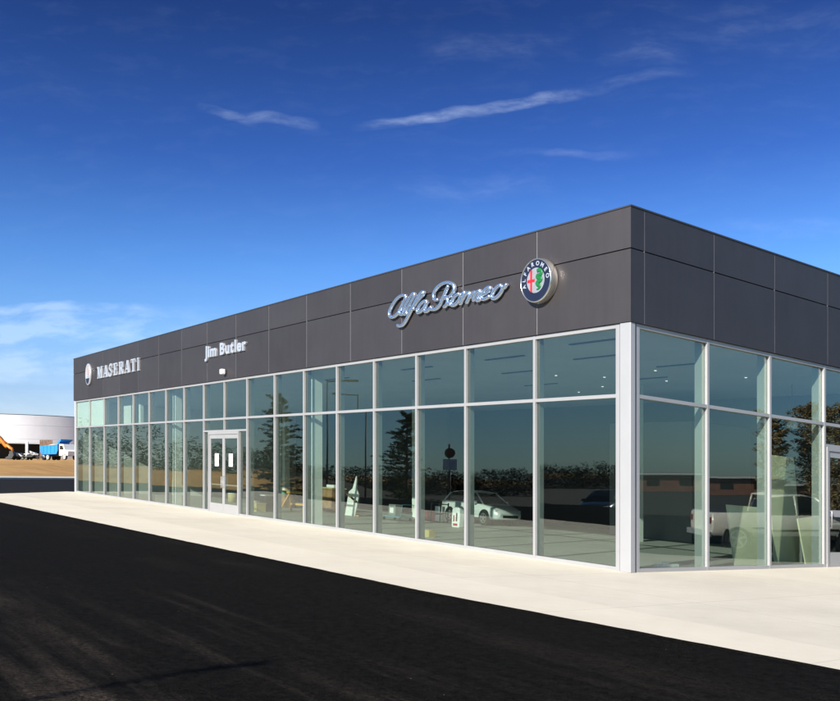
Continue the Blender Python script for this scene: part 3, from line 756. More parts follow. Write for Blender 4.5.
# oval trident badge
tu, th = facade_u(87.0, 374.3, -.2)
tloc = W(tu, -.06, th)
TB = thing('oval_badge', 'upright oval white and blue trident emblem at the far fascia end', 'sign', tloc, group='signs on the long fascia')
def oval(rx, rz, dep, n=40, dz=0): return [W(tu-rx*math.cos(2*PI*i/n), dep, th+dz+rz*math.sin(2*PI*i/n)) for i in range(n)]
mb = MB(); prof = [(a_*.86, b_*.86, c_) for a_, b_, c_ in [(.44, .62, -.061), (.46, .64, -.09), (.46, .64, -.15), (.42, .60, -.18), (.40, .58, -.17), (.001, .001, -.17)]]
vs = []; n = 40
for a, b_, dp in prof: vs += oval(a, b_, dp)
mb.add(vs, [(j*n+i, j*n+(i+1) % n, (j+1)*n+(i+1) % n, (j+1)*n+i) for j in range(len(prof)-1) for i in range(n)], True); mb.build('badge_rim', M_letter, TB, own=tloc)
low = [(.33*math.cos(a), .485*math.sin(a)) for a in [PI+.42+(PI-.84)*i/20 for i in range(21)]]
def tpoly(name, polys, mat, d0, d1):
    mb = MB()
    for k_, poly in enumerate(polys):
        m = len(poly); e = .0008*k_
        kk = .84 if name == 'trident' else 1.0
        vs = [W(tu-p*kk, d1-e, th+q*kk) for p, q in poly]+[W(tu-p*kk, d0, th+q*kk) for p, q in poly]
        mb.add(vs, [tuple(range(m)), tuple(range(m, 2*m))[::-1]] + [(i, (i+1) % m, (i+1) % m+m, i+m) for i in range(m)])
    mb.build(name, mat, TB, own=tloc)
tpoly('blue_field', [low], M_navy, -.171, -.176)
tpoly('trident', [[(-.022, -.20), (.022, -.20), (.022, .36), (-.022, .36)], [(-.15, .03), (-.115, .03), (-.125, .30), (-.15, .30)], [(.115, .03), (.15, .03), (.15, .30), (.125, .30)], [(-.15, -.01), (.15, -.01), (.15, .03), (-.15, .03)], [(-.05, .32), (.05, .32), (0, .44)], [(-.10, -.14), (.10, -.14), (.10, -.10), (-.10, -.10)]], plain('muted_red_enamel', (.42, .24, .20), .5), -.171, -.178)

# ------------------------------------------------------------------ things inside the showroom
def at(px, py, z=.03):
    p = floor_pt(px, py); return Vector((p.x, p.y, tiltz(p.x)+z))
def prop(name, label, cat, px, py, rz=0.0, group=None, z=.031): return thing(name, label, cat, at(px, py, z), rz, group, tilt=True)
AL = math.atan2(UY, UX); AR = math.atan2(VY, VX)      # headings along the two facades
t = prop('gypsum_sheet', 'cut white sheet with a raised pointed corner crossed by a dark diagonal bar standing for a shadow', 'board', 350, 516.5, AL+PI)
mb = MB(); mb.prism([(-.36, 0), (.36, 0), (.38, .85), (.12, 1.12), (-.06, 1.62), (-.16, 1.1), (-.40, .95)], 'y', -.02, .02, Matrix.Rotation(math.radians(-9), 4, 'X')); mb.build('sheet', M_white, t)
mb = MB(); mb.box(-.5, .5, .06, .12, 0, .05); mb.box(-.3, -.24, .06, .62, 0, .05); mb.build('timber_prop', M_pinew, t)
mb = MB(); mb.tube([(-.45, -.10, .98), (.45, -.035, .58)], .04, 8); mb.build('shadow_bar', M_timber, t)  # dark solid bar modelled in place of the shadow crossing the sheet
t = prop('wooden_counter', 'brown plywood counter with pale top and open leg space behind a white column', 'counter', 328, 512, AL+PI)
mb = MB(); mb.box(-.1, .75, -.3, .3, 0, .98); mb.build('side_panel', M_wood, t)
mb = MB(); mb.box(-.75, -.68, -.3, .3, 0, .98); mb.build('leg', M_wood, t)
mb = MB(); mb.box(-.85, .85, -.36, .36, .982, 1.04); mb.build('top', M_card, t)
mb = MB(); mb.box(.1, .7, -.2, .1, 1.042, 1.16); mb.build('papers', M_wht, t)
t = prop('sawhorse', 'orange brown timber sawhorse with splayed legs standing on the showroom floor', 'sawhorse', 297, 512.5, AL+PI+.3)
for sx in (-.45, .45):
    for sy in (-1, 1):
        mb = MB(); mb.tube([(sx, sy*.02, .72), (sx+.22*(1 if sx > 0 else -1), sy*.33, 0)], .045, 4); mb.build('leg', M_pinew, t)
mb = MB(); mb.box(-.62, .62, -.045, .045, .725, .83); mb.build('rail', M_pinew, t)
mb = MB(); mb.box(-.5, .5, .10, .14, .26, .34); mb.build('brace', M_pinew, t)
t = prop('tool_chest', 'low brown chest with a green tub on its lid beside the sawhorse', 'chest', 284.5, 508, AL+PI)
mb = MB(); mb.box(-.55, .55, -.3, .3, 0, .5); mb.build('body', M_wood, t, bevel=.01); mb = MB(); mb.box(-.58, .58, -.33, .33, .502, .56); mb.build('lid', M_wood, t)
t2 = thing('tub', 'small pale green tub resting on the low brown chest', 'tub', at(284.5, 508, .60), 0, tilt=True)
mb = MB(); mb.tube([(0, 0, 0), (0, 0, .18)], [.13, .16], 14); mb.build('tub_body', plain('mint_plastic', (.25, .5, .35), .5), t2); mb = MB(); mb.tube([(0, 0, .182), (0, 0, .20)], .17, 14); mb.build('lid', plain('mint_plastic', (.25, .5, .35), .5), t2)
# bin, bucket, crates just right of the entrance doors
def crate(px, py, w_, d_, h_, mat, name, label, cat, lidm=None, rz=0):
    t = prop(name, label, cat, px, py, AL+PI+rz)
    mb = MB(); s = .02
    mb.box(-w_/2, w_/2, -d_/2, d_/2, 0, .03); mb.box(-w_/2, -w_/2+s, -d_/2, d_/2, .031, h_); mb.box(w_/2-s, w_/2, -d_/2, d_/2, .031, h_)
    mb.box(-w_/2+s+.001, w_/2-s-.001, -d_/2, -d_/2+s, .031, h_); mb.box(-w_/2+s+.001, w_/2-s-.001, d_/2-s, d_/2, .031, h_)
    mb.build('box_body', mat, t)
    mb = MB(); mb.box(-w_/2-.015, w_/2+.015, -d_/2-.015, d_/2+.015, h_+.002, h_+.04); mb.build('lid', lidm or mat, t)
    return t
crate(267.5, 512.5, .55, .45, .62, M_blackm, 'equipment_case', 'black equipment case with a white lid beside the entrance doors', 'case', M_wht)
crate(258.5, 512.5, .42, .4, .30, M_card, 'open_carton', 'low tan carton on the floor left of the black case', 'box')
t = prop('bucket', 'white plastic bucket standing against the carton near the doors', 'bucket', 252.5, 510.5)
mb = MB(); mb.tube([(0, 0, 0), (0, 0, .36)], [.13, .16], 16); mb.build('bucket_body', M_wht, t); mb = MB(); mb.tube([(.16*math.cos(a), 0, .34+.16*math.sin(a)) for a in [PI*i/8 for i in range(9)]], .006, 5); mb.build('bail', M_pole, t)
t = prop('bucket', 'cream bucket seen through the right leaf of the entrance doors', 'bucket', 232, 503)
mb = MB(); mb.tube([(0, 0, 0), (0, 0, .42)], [.19, .22], 16); mb.build('bucket_body', M_card, t); mb = MB(); mb.tube([(0, 0, .421), (0, 0, .45)], .23, 16); mb.build('lid', M_wht, t)
t = prop('waste_bin', 'white tapered bin behind the second pane from the far end', 'bin', 101.2, 492.5, AL)
mb = MB(); vs = []
for z_, k_ in ((0, .16), (1.0, .34)):
    vs += [(-k_, -k_*.7, z_), (k_, -k_*.7, z_), (k_, k_*.7, z_), (-k_, k_*.7, z_)]
mb.hexa(vs); mb.build('bin_body', M_wht, t); mb = MB(); mb.box(-.36, .36, -.26, .26, 1.002, 1.05); mb.build('lid', M_wht, t)
t = prop('flat_cart', 'flat teal wheeled cart carrying a grey case behind the glass', 'cart', 397, 521.5, AL+PI)
mb = MB(); mb.box(-.6, .6, -.32, .32, .13, .18); mb.build('deck', M_teal, t, bevel=.01)
for sx in (-.5, .5):
    for sy in (-.25, .25):
        mb = MB(); mb.tube([(sx, sy-.02, .065), (sx, sy+.02, .065)], .064, 12); mb.build('wheel', M_rubber, t)
mb = MB(); mb.tube([(.58, -.25, .18), (.66, -.25, .62), (.66, .25, .62), (.58, .25, .18)], .014, 8); mb.build('handle', M_teal, t)
t2 = thing('instrument_case', 'grey case with a pale front panel resting on the teal cart', 'case', at(395, 521.5, .215), AL+PI, tilt=True)
mb = MB(); mb.box(-.22, .22, -.16, .16, 0, .42); mb.build('case_body', plain('grey_case', (.2, .22, .22), .5), t2, bevel=.015); mb = MB(); mb.box(-.15, .15, .161, .17, .08, .3); mb.build('front_panel', M_wht, t2); mb = MB(); mb.box(-.12, .12, -.17, -.161, .1, .3); mb.build('front_panel', M_wht, t2)
t = prop('shelf_rack', 'small black rack holding two white boxes', 'rack', 439, 523.5, AL+PI)
for z_ in (.02, .34, .68):
    mb = MB(); mb.box(-.3, .3, -.2, .2, z_, z_+.03); mb.build('shelf', M_blackm, t)
for sx in (-.28, .28):
    for sy in (-.18, .18):
        mb = MB(); mb.box(sx-.02, sx+.02, sy-.02, sy+.02, 0, .75); mb.build('post', M_blackm, t)
for z_, n_ in ((.052, 'lower'), (.372, 'upper')):
    b_ = thing('supply_box', 'white box on the %s shelf of the black rack' % n_, 'box', at(439, 523.5, z_+.032), AL+PI, tilt=True)
    mb = MB(); mb.box(-.04, .22, -.16, .1, 0, .24); mb.build('carton', M_wht, b_)
crate(427, 521.5, .5, .4, .34, M_maroon, 'storage_tote', 'low maroon storage tote left of the black rack', 'tote')
t = prop('small_carton', 'small tan carton right against the foot of the glass', 'box', 429, 538.3, AL+PI)
mb = MB(); mb.box(-.13, .13, -.10, .10, 0, .20); mb.build('carton', M_card, t); mb = MB(); mb.box(-.135, .135, -.02, .02, .201, .204); mb.build('tape', M_signy, t)
t = prop('printed_sack', 'white printed paper sack with red markings standing on the floor', 'sack', 457.5, 528.5, AL+PI)
mb = MB(); mb.prism([(-.2, 0), (.2, 0), (.22, .3), (.19, .66), (.1, .74), (-.12, .70), (-.21, .6), (-.22, .3)], 'y', -.11, .11); mb.build('sack_body', M_wht, t, bevel=.03)
mb = MB(); mb.box(-.12, .12, -.115, -.112, .06, .14); mb.box(-.12, -.05, -.115, -.112, .2, .42); mb.build('print', M_red, t)
mb = MB(); mb.box(.02, .1, -.115, -.112, .22, .5); mb.build('print', M_blackm, t)
# leaning sheets behind the right facade
def leaning(name, label, x0, x1, ytop0, ytop1, ybot, u_, mat, cat='board'):
    v0, _ = facade_v(x0, ybot, u_); v1, _ = facade_v(x1, ybot, u_); h0 = facade_v(x0, ytop0, u_+.25)[1]; h1 = facade_v(x1, ytop1, u_+.25)[1]
    loc = W(u_, (v0+v1)/2, .031); t = thing(name, label, cat, loc)
    mb = MB(); p = []
    for dd in (0, .035): p += [W(u_+dd, v0, .031), W(u_+dd, v1, .031), W(u_+.25+dd, v1-.0, h1), W(u_+.25+dd, v0+.06, h0)]
    mb.hexa([p[0], p[1], p[2], p[3], p[4], p[5], p[6], p[7]]); mb.build('sheet', mat, t, own=loc)
    mb = MB(); vm = (v0+v1)/2; mb.wbox(u_+.30, u_+.38, vm-.04, vm+.04, .031, min(h0, h1)*.92); mb.build('support_post', M_alu, t, own=loc)
leaning('gypsum_sheet', 'lower pale green sheet leaning behind the middle pane of the short facade', 735, 771, 505, 508, 568, .55, M_green)
leaning('gypsum_sheet', 'tall pale green sheet standing behind the pane beside the short facade door', 775, 803, 455, 459, 568, .95, M_green)
leaning('gypsum_sheet', 'narrow pale sheet leaning next to the door of the short facade', 806, 823, 519, 517, 568, .5, M_green)
t = thing('trim_offcut', 'small white trim offcut lying along the foot of the glass', 'offcut', W(.6, 2.05, .031))
mb = MB(); mb.wbox(.55, .66, 1.5, 2.2, .031, .09); mb.wbox(.58, .63, 1.7, 1.9, .091, .14); mb.build('board_end', M_wht, t, own=W(.6, 2.05, .031))
v_, h_ = facade_v(792, 424.5, 3.0)
t = thing('hanging_lamp', 'small white lamp hanging from the ceiling behind the short facade', 'lamp', W(3.0, v_, h_))
mb = MB(); c0 = W(3.0, v_, h_); mb.tube([c0+Vector((0, 0, -.12)), c0+Vector((0, 0, .06)), c0+Vector((0, 0, .12))], [.15, .13, .06], 16); mb.build('lamp_shade', M_wht, t, own=c0)
mb = MB(); mb.tube([c0+Vector((0, 0, .12)), Vector((c0.x, c0.y, W(3.0, v_, 4.93).z))], .012, 6); mb.build('cord', M_blackm, t, own=c0)

# ------------------------------------------------------------------ vehicles
def wheel(parent, x, y, r, wd, rim=M_rim, name='wheel'):
    mb = MB(); s = 1 if y > 0 else -1
    mb.tube([(x, y-wd/2, r), (x, y-wd/2+.02, r), (x, y+wd/2-.02, r), (x, y+wd/2, r)], [r*.93, r, r, r*.93], 24); wo = mb.build(name, M_rubber, parent)
    mb = MB(); e = s*(wd/2+.004)
    for a in range(5):
        A = 2*PI*a/5; M = Matrix.Translation((x, y+e, r)) @ Matrix.Rotation(A, 4, 'Y')
        mb.box(-.035, .035, -.008, .008, .04, r*.62, M)
    mb.tube([(x, y+e-.012, r), (x, y+e+.012, r)], r*.16, 12)
    n = 20; vs = []
    for rr in (r*.60, r*.70):
        for dd in (-.014, .014): vs += [(x+rr*math.cos(2*PI*k/n), y+e+dd, r+rr*math.sin(2*PI*k/n)) for k in range(n)]
    fs = []
    for k in range(n):
        q = (k+1) % n
        fs += [(k, q, n+q, n+k), (2*n+k, 2*n+q, 3*n+q, 3*n+k), (k, q, 2*n+q, 2*n+k), (n+k, n+q, 3*n+q, 3*n+k)]
    mb.add(vs, fs); mb.build('rim', rim, wo)
def loft(mb, secs, smooth=True):
    n = len(secs[0]); vs = [p for s in secs for p in s]
    fs = [(i*n+k, i*n+(k+1) % n, (i+1)*n+(k+1) % n, (i+1)*n+k) for i in range(len(secs)-1) for k in range(n)]
    mb.add(vs, fs, smooth); o = len(mb.v)-len(vs)
    mb.f += [tuple(o+k for k in range(n))[::-1], tuple(o+(len(secs)-1)*n+k for k in range(n))]; mb.sm += [False, False]
def sec(x, hw, zb, zt, crown=.04, tuck=.9):
    h = [(hw*tuck, zb), (hw*.99, zb+(zt-zb)*.2), (hw, zb+(zt-zb)*.55), (hw*.965, zt-.03), (hw*.90, zt), (hw*.45, zt+crown)]
    return [Vector((x, y, z)) for y, z in h] + [Vector((x, -y, z)) for y, z in h[::-1]]
def ghs(x, wb, zb, wt, zt):
    h = [(wb, zb), (wt+(wb-wt)*.35, zb+(zt-zb)*.7), (wt, zt-.02), (wt*.7, zt)]
    return [Vector((x, y, z)) for y, z in h] + [Vector((x, -y, z)) for y, z in h[::-1]]
def car(name, label, loc, rz, paint, S, cat='car', tilt=False):
    t = thing(name, label, cat, loc, rz, tilt=tilt)
    mb = MB(); loft(mb, [sec(*s) for s in S['body']]); mb.build('body', paint, t)
    mb = MB(); loft(mb, [ghs(*s) for s in S['glass']]); mb.build('windows', M_cargl, t)
    r = S['roof']; mb = MB(); loft(mb, [[Vector((x, y, z)) for y, z in ((-w_, h-.03), (-w_*.97, h+.01), (-w_*.5, h+.035), (w_*.5, h+.035), (w_*.97, h+.01), (w_, h-.03))] for x, w_, h in r]); mb.build('roof', paint, t)
    for x0, z0, x1, z1, w0, w1 in S['pillars']:
        for s in (-1, 1):
            mb = MB(); mb.tube([(x0, s*w0, z0), ((x0+x1)/2, s*(w0*.45+w1*.55+.01), (z0+z1)/2), (x1, s*w1, z1)], .035, 6); mb.build('pillar', paint, t)
    R = S['r']
    for x in S['axles']:
        for s in (-1, 1):
            y = s*(S['track'])
            mb = MB(); mb.tube([(x, y-s*.25, R+.02), (x, y+s*.098, R+.02)], R*1.17, 28); mb.build('wheel_arch', M_blackm, t)
            wheel(t, x, y+s*.01, R, .2)
    for s in (-1, 1):
        hx, hz, tx, tz, hy = S['lights']
        mb = MB(); mb.prism([(hx-.28, hz+.07), (hx+.02, hz+.0), (hx+.03, hz-.10), (hx-.1, hz-.09)], 'y', s*hy-.14, s*hy+.14); mb.build('headlight', M_lamp, t, bevel=.01)
        mb = MB(); mb.box(tx-.0, tx+.09, s*hy-.06, s*hy+.10, tz-.10, tz+.08); mb.build('tail_light', M_maroon, t)
        mb = MB(); mb.box(S['mirror'][0]-.06, S['mirror'][0]+.06, s*(S['mirror'][1])-.09, s*(S['mirror'][1])+.09, S['mirror'][2]-.06, S['mirror'][2]+.07); mb.build('side_mirror', paint, t, bevel=.02)
    mb = MB(); fx = S['body'][-1][0]; mb.box(fx-.02, fx+.012, -.45, .45, S['grille'][0], S['grille'][1]); mb.build('grille', M_blackm, t)
    mb = MB(); x0, x1, hw = S['sill']; 
    for s in (-1, 1): mb.box(x0, x1, s*hw-.02, s*hw+.02, S['body'][2][2]-.02, S['body'][2][2]+.10)
    mb.build('sill_trim', M_blackm, t)
    for bx_ in S.get('boxes', []):
        mb = MB(); mb.box(*bx_[2]); mb.build(bx_[0], bx_[1], t, bevel=.01)
    return t
HATCH = dict(body=[(-2.15, .70, .36, .80, .02), (-2.05, .80, .28, .96, .02), (-1.5, .87, .22, .97), (-.4, .88, .20, .95), (.6, .88, .20, .93), (1.15, .87, .22, .90), (1.7, .83, .26, .78), (2.05, .74, .30, .64), (2.18, .60, .36, .54, .01)],
    glass=[(-2.0, .66, .93, .60, 1.0), (-1.65, .74, .93, .58, 1.33), (-.9, .78, .93, .60, 1.44), (.0, .79, .92, .60, 1.45), (.55, .79, .91, .56, 1.30), (1.2, .74, .86, .70, .91)],
    roof=[(-1.75, .57, 1.30), (-1.2, .60, 1.41), (-.3, .61, 1.455), (.3, .58, 1.41)], pillars=[(1.15, .88, .35, 1.39, .76, .575), (-.35, .93, -.35, 1.43, .80, .615), (-1.95, .95, -1.62, 1.33, .72, .59)],
    r=.31, axles=(-1.28, 1.32), track=.78, lights=(2.0, .68, -2.1, .82, .60), mirror=(.72, .95, .98), grille=(.36, .48), sill=(-.9, .95, .86))
SEDAN = dict(HATCH)
PICK = dict(body=[(-2.65, .93, .55, 1.16, 0.0), (-2.6, .96, .50, 1.22, 0.0), (-1.7, .97, .46, 1.22, 0.0), (-.95, .97, .46, 1.22, .0), (.9, .97, .46, 1.20, .02), (1.25, .96, .46, 1.19, .03), (2.3, .93, .48, 1.10, .03), (2.7, .88, .50, 1.02, .02), (2.78, .82, .52, .96, .01)],
    glass=[(-.92, .82, 1.2, .70, 1.24), (-.80, .84, 1.2, .66, 1.78), (.1, .86, 1.2, .68, 1.82), (.70, .85, 1.19, .64, 1.74), (1.32, .82, 1.17, .78, 1.20)],
    roof=[(-.86, .66, 1.79), (-.2, .69, 1.83), (.3, .69, 1.83), (.75, .63, 1.75)], pillars=[(1.28, 1.18, .70, 1.74, .83, .655), (.05, 1.2, .02, 1.81, .87, .69), (-.9, 1.2, -.82, 1.78, .84, .67)],
    r=.40, axles=(-1.85, 1.75), track=.86, lights=(2.66, .95, -2.69, .98, .80), mirror=(.95, 1.07, 1.28), grille=(.62, .95), sill=(-.95, 1.25, .95),
    boxes=[('cargo_bed', M_blackm, (-2.55, -1.0, -.82, .82, 1.205, 1.2255)), ('bumper', M_alu, (2.75, 2.92, -.88, .88, .42, .60)), ('bumper', M_alu, (-2.80, -2.64, -.88, .88, .45, .62)), ('side_moulding', M_blackm, (-1.4, 1.35, .968, .985, .72, .77)), ('side_moulding', M_blackm, (-1.4, 1.35, -.985, -.968, .72, .77))])
t_ = floor_pt(480, 524.3); a_ = math.atan2(-.82, .57)
car('parked_car', 'silver hatchback standing inside the showroom behind the long glass front', (t_.x, t_.y, tiltz(t_.x)+.031), a_, M_carsil, HATCH, tilt=True).scale = (.82, .82, .86)
p = mirror(600, 45, NL); h = Vector((-.5, -.86, 0)); hv = h - NL*(2*h.dot(NL))
car('parked_car', 'black car mirrored in the corner bay of the long glass facade', (p.x, p.y, G(p.x, p.y)+.01), math.atan2(hv.y, hv.x), M_carblk, SEDAN)
p = mirror(786, 28.7, NR); h = Vector((1, 0, 0)); hv = h - NR*(2*h.dot(NR))
car('pickup_truck', 'cream pickup truck mirrored in the glass of the short facade', (p.x, p.y, G(p.x, p.y)+.01), math.atan2(hv.y, hv.x), M_champ, PICK, 'pickup')

# ------------------------------------------------------------------ construction site at the far left
def far(px, Y):
    x = (px-420)/F*Y; return Vector((x, Y, G(x, Y)))
# dump truck, nose to the right
t = thing('dump_truck', 'blue dump truck with white cab and tan load on the dirt lot', 'truck', far(58.8, 135), math.radians(-35)); t.scale = (.85, .85, .85)
mb = MB(); mb.box(-3.9, 3.6, -.5, .5, .72, 1.0); mb.build('chassis', M_chassis, t)
mb = MB()
mb.prism([(-3.3, 1.05), (1.1, 1.05), (1.5, 1.7), (1.5, 2.75), (-3.9, 2.55), (-3.75, 1.6)], 'y', -1.22, -1.12); mb.prism([(-3.3, 1.05), (1.1, 1.05), (1.5, 1.7), (1.5, 2.75), (-3.9, 2.55), (-3.75, 1.6)], 'y', 1.12, 1.22)
mb.prism([(-3.3, 1.05), (1.1, 1.05), (1.1, 1.15), (-3.3, 1.15)], 'y', -1.119, 1.119); mb.prism([(1.4, 1.7), (1.5, 1.7), (1.5, 3.1), (2.5, 3.5), (2.5, 3.62), (1.4, 3.2)], 'y', -1.119, 1.119); mb.prism([(-3.88, 1.6), (-3.78, 1.6), (-3.88, 2.5), (-3.98, 2.5)], 'y', -1.119, 1.119)
mb.prism([(1.5, 2.75), (1.52, 3.25), (2.5, 3.66), (2.5, 3.45), (1.75, 2.8)], 'y', -1.221, -1.121)
body = mb.build('dump_body', M_blue, t)
for x in (-2.8, -1.7, -.6, .5):
    mb = MB(); mb.box(x-.05, x+.05, -1.27, -1.222, 1.2, 2.55); mb.build('side_rib', M_blue, body)
mb = MB(); vs = []; nx, ny = 12, 6
for j in range(ny+1):
    for i_ in range(nx+1):
        a = i_/nx; b = j/ny; vs.append((-3.8+5.15*a, -1.1+2.2*b, 2.35+.6*math.sin(PI*a)*math.sin(PI*b)+.08*noise.noise(Vector((a*9, b*5, 1)))))
mb.add(vs, [(j*(nx+1)+i_, j*(nx+1)+i_+1, (j+1)*(nx+1)+i_+1, (j+1)*(nx+1)+i_) for j in range(ny) for i_ in range(nx)]); mb.build('load', M_gravel, t)
mb = MB(); mb.prism([(1.75, .75), (4.3, .75), (4.35, 1.5), (3.35, 1.75), (3.0, 2.75), (1.75, 2.8)], 'y', -1.1, 1.1); cabm = mb.build('cab', M_cab, t, bevel=.06)
for s in (-1, 1):
    mb = MB(); mb.prism([(1.95, 1.8), (3.1, 1.8), (2.85, 2.5), (1.95, 2.52)], 'y', s*1.105-.006, s*1.105+.006); mb.build('window', M_cargl, cabm)
    for x in (-2.9, -1.65, 3.35): wheel(t, x, s*.98, .54, .3, M_cab)
    mb = MB(); mb.prism([(2.75, .75), (2.75, 1.1), (3.05, 1.32), (3.65, 1.32), (3.95, 1.1), (3.95, .75), (3.85, .75), (3.85, 1.0), (3.6, 1.2), (3.1, 1.2), (2.87, 1.0), (2.87, .75)], 'y', s*1.12-.1, s*1.12+.01); mb.build('mudguard', M_cab, t)
# flatbed trailer with stone slabs
t = thing('flatbed_trailer', 'low black flatbed trailer parked behind the blue dump truck', 'trailer', far(26, 135), math.radians(-18)); t.scale = (.62, .62, .62)
mb = MB(); mb.box(-4.6, 2.9, -1.2, 1.2, .72, .92); mb.box(2.9, 4.6, -.2, .2, .62, .8); mb.build('deck', M_chassis, t)
for s in (-1, 1):
    for x in (-2.8, -1.8, -.2, .8): wheel(t, x, s*.85, .38, .25, M_pole)
    mb = MB(); mb.tube([(3.6, s*.3, 0), (3.6, s*.3, .62)], .06, 8); mb.build('support_leg', M_chassis, t)
def heap(label, px, Y, L_, h_, seed, zoff):
    p = far(px, Y); p.z = far(26, 135).z + zoff; t = thing('stone_pile', label, 'stone pile', p, math.radians(3))
    rnd = random.Random(seed); mb = MB()
    for k_ in range(26):
        a = rnd.random(); x = -L_/2+L_*a; hmax = h_*max(.15, math.sin(PI*a)); s = rnd.uniform(.14, .38)
        M = Matrix.Translation((x, rnd.uniform(-.5, .5), rnd.uniform(.06, hmax))) @ Matrix.Rotation(rnd.uniform(-.6, .6), 4, 'Y') @ Matrix.Rotation(rnd.uniform(0, 3), 4, 'Z')
        mb.box(-s, s, -s*.7, s*.7, -s*.2, s*.2, M)
    tag(t, kind='thing'); mb.build('slabs', M_stone, t)
heap('pale stone slabs heaped on the middle of the black flatbed', 30.5, 134.5, 2.5, .62, 3, .585)
heap('low heap of pale slabs at the left end of the black flatbed', 17, 135.3, 1.5, .45, 5, .585)
# excavator, boom to the right, cut by the left frame edge
t = thing('excavator', 'orange excavator with its boom arched down at the left edge of the photo', 'excavator', far(-21, 134), math.radians(4))
for s in (-1, 1):
    mb = MB(); mb.prism([(-1.9, .25), (-1.6, 0), (1.6, 0), (1.9, .25), (1.9, .6), (1.6, .85), (-1.6, .85), (-1.9, .6)], 'y', s*1.1-.28, s*1.1+.28); mb.build('track', M_rubber, t, bevel=.05)
mb = MB(); mb.box(-2.2, .3, -1.2, 1.2, .95, 2.1); mb.build('engine_housing', M_orange, t, bevel=.12)
mb = MB(); mb.prism([(-.2, .95), (1.4, .95), (1.4, 1.7), (1.1, 2.8), (-.2, 2.85)], 'y', .2, 1.2); mb.build('cab', M_orange, t, bevel=.08)
mb = MB(); mb.prism([(.0, 1.8), (1.25, 1.8), (1.0, 2.65), (.0, 2.65)], 'y', .19, 1.21); mb.build('cab_window', M_cargl, t)
mb = MB(); bp = smooth_path([(.9, -.3, 1.3), (1.7, -.3, 2.9), (2.6, -.3, 3.5), (3.4, -.3, 2.9), (4.2, -.3, 1.9)], 4); mb.tube(bp, [.28+.12*math.sin(PI*k/(len(bp)-1)) for k in range(len(bp))], 4); mb.build('boom', M_orange, t)
mb = MB(); mb.tube([(4.0, -.3, 2.25), (4.9, -.3, 1.7), (5.0, -.3, 1.3)], [.26, .24, .18], 4); mb.tube([(2.9, -.3, 3.65), (4.2, -.3, 2.5)], .09, 8); mb.build('stick', M_orange, t)
mb = MB(); mb.prism([(4.7, 1.35), (5.2, 1.3), (5.35, .7), (5.0, .15), (4.3, .1), (4.05, .35), (4.6, .6)], 'y', -.8, .2); mb.build('bucket', M_chassis, t, bevel=.04)
mb = MB(); mb.prism([(-2.3, .9), (-1.7, .9), (-1.7, 1.9), (-2.3, 1.7)], 'y', -1.21, 1.21); mb.build('counterweight', M_chassis, t, bevel=.1)

# white curved building behind
fb = thing('curved_building', 'white metal clad building with curved wall beyond the dirt lot', 'building', far(30, 172))
fo = Vector(fb.location)
def arc_pts():
    P = [(-150, 150), (-118, 158), (-92, 163.4), (-82, 165.5)]
    for k in range(1, 49):
        a = math.radians(-78+k*1.575); P.append((-82-3+24*math.cos(a)+(-2), 165.5+23.5+24*math.sin(a)))
    P += [(-59, 215)]
    return P
AP = arc_pts()
def wallstrip(name, mat, i0, i1, z0, z1, th=.5, inset=0):
    pts = AP[i0:i1]; mb = MB(); n = len(pts); out = []
    for k in range(n):
        a = Vector(pts[max(k-1, 0)]); b = Vector(pts[min(k+1, n-1)]); tt = (b-a).normalized(); nn = Vector((-tt.y, tt.x))
        out.append((Vector(pts[k])+nn*inset, Vector(pts[k])+nn*(inset+th)))
    vs = []
    for a, b in out: vs += [(a.x, a.y, z0), (b.x, b.y, z0), (b.x, b.y, z1), (a.x, a.y, z1)]
    fs = [(4*k+i, 4*k+(i+1) % 4, 4*k+4+(i+1) % 4, 4*k+4+i) for k in range(n-1) for i in range(4)] + [(0, 1, 2, 3), (4*n-4, 4*n-3, 4*n-2, 4*n-1)]
    mb.add(vs, fs, False); o = mb.build(name, mat, fb, own=fo)
    o.data.polygons.foreach_set('use_smooth', [abs(p.normal.z) < .3 and abs(p.area) > .01 for p in o.data.polygons]); o.data.set_sharp_from_angle(angle=math.radians(20))
    return o
ZT = 12.3
ILOW = min(i for i, (x, y) in enumerate(AP) if 420+F*x/y >= 51)
wallstrip('wall', M_farw, 0, len(AP), 7.1, ZT)
wallstrip('coping', M_coping, 0, len(AP), ZT+.01, ZT+.12, .55)
wallstrip('wall', M_farw, ILOW, len(AP), 2.5, 7.09)
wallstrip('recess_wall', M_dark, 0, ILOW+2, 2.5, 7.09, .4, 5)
mb = MB(); mb.add([(x, y, ZT-.8) for x, y in AP]+[(-150, 215, ZT-.8)], [tuple(range(len(AP)+1))]); mb.build('roof', M_grey, fb, own=fo)
for px in (27, -8, -30):
    p = far(px, 164.8); mb = MB(); mb.tube([(p.x, p.y, 2.6), (p.x, p.y, 7.08)], .26, 12); mb.build('column', M_white, fb, own=fo)
for k in range(9):
    p = far(40.3+1.45*k, 161.5); mb = MB(); mb.box(p.x-.08, p.x+.08, p.y-.08, p.y+.08, p.z-.2, 7.3)
    if k < 8: mb.box(p.x+.081, p.x+.26, p.y-.04, p.y+.04, p.z+.1, 7.0 + .2*(k % 2))
    mb.build('timber_screen', M_timber, fb, own=fo)

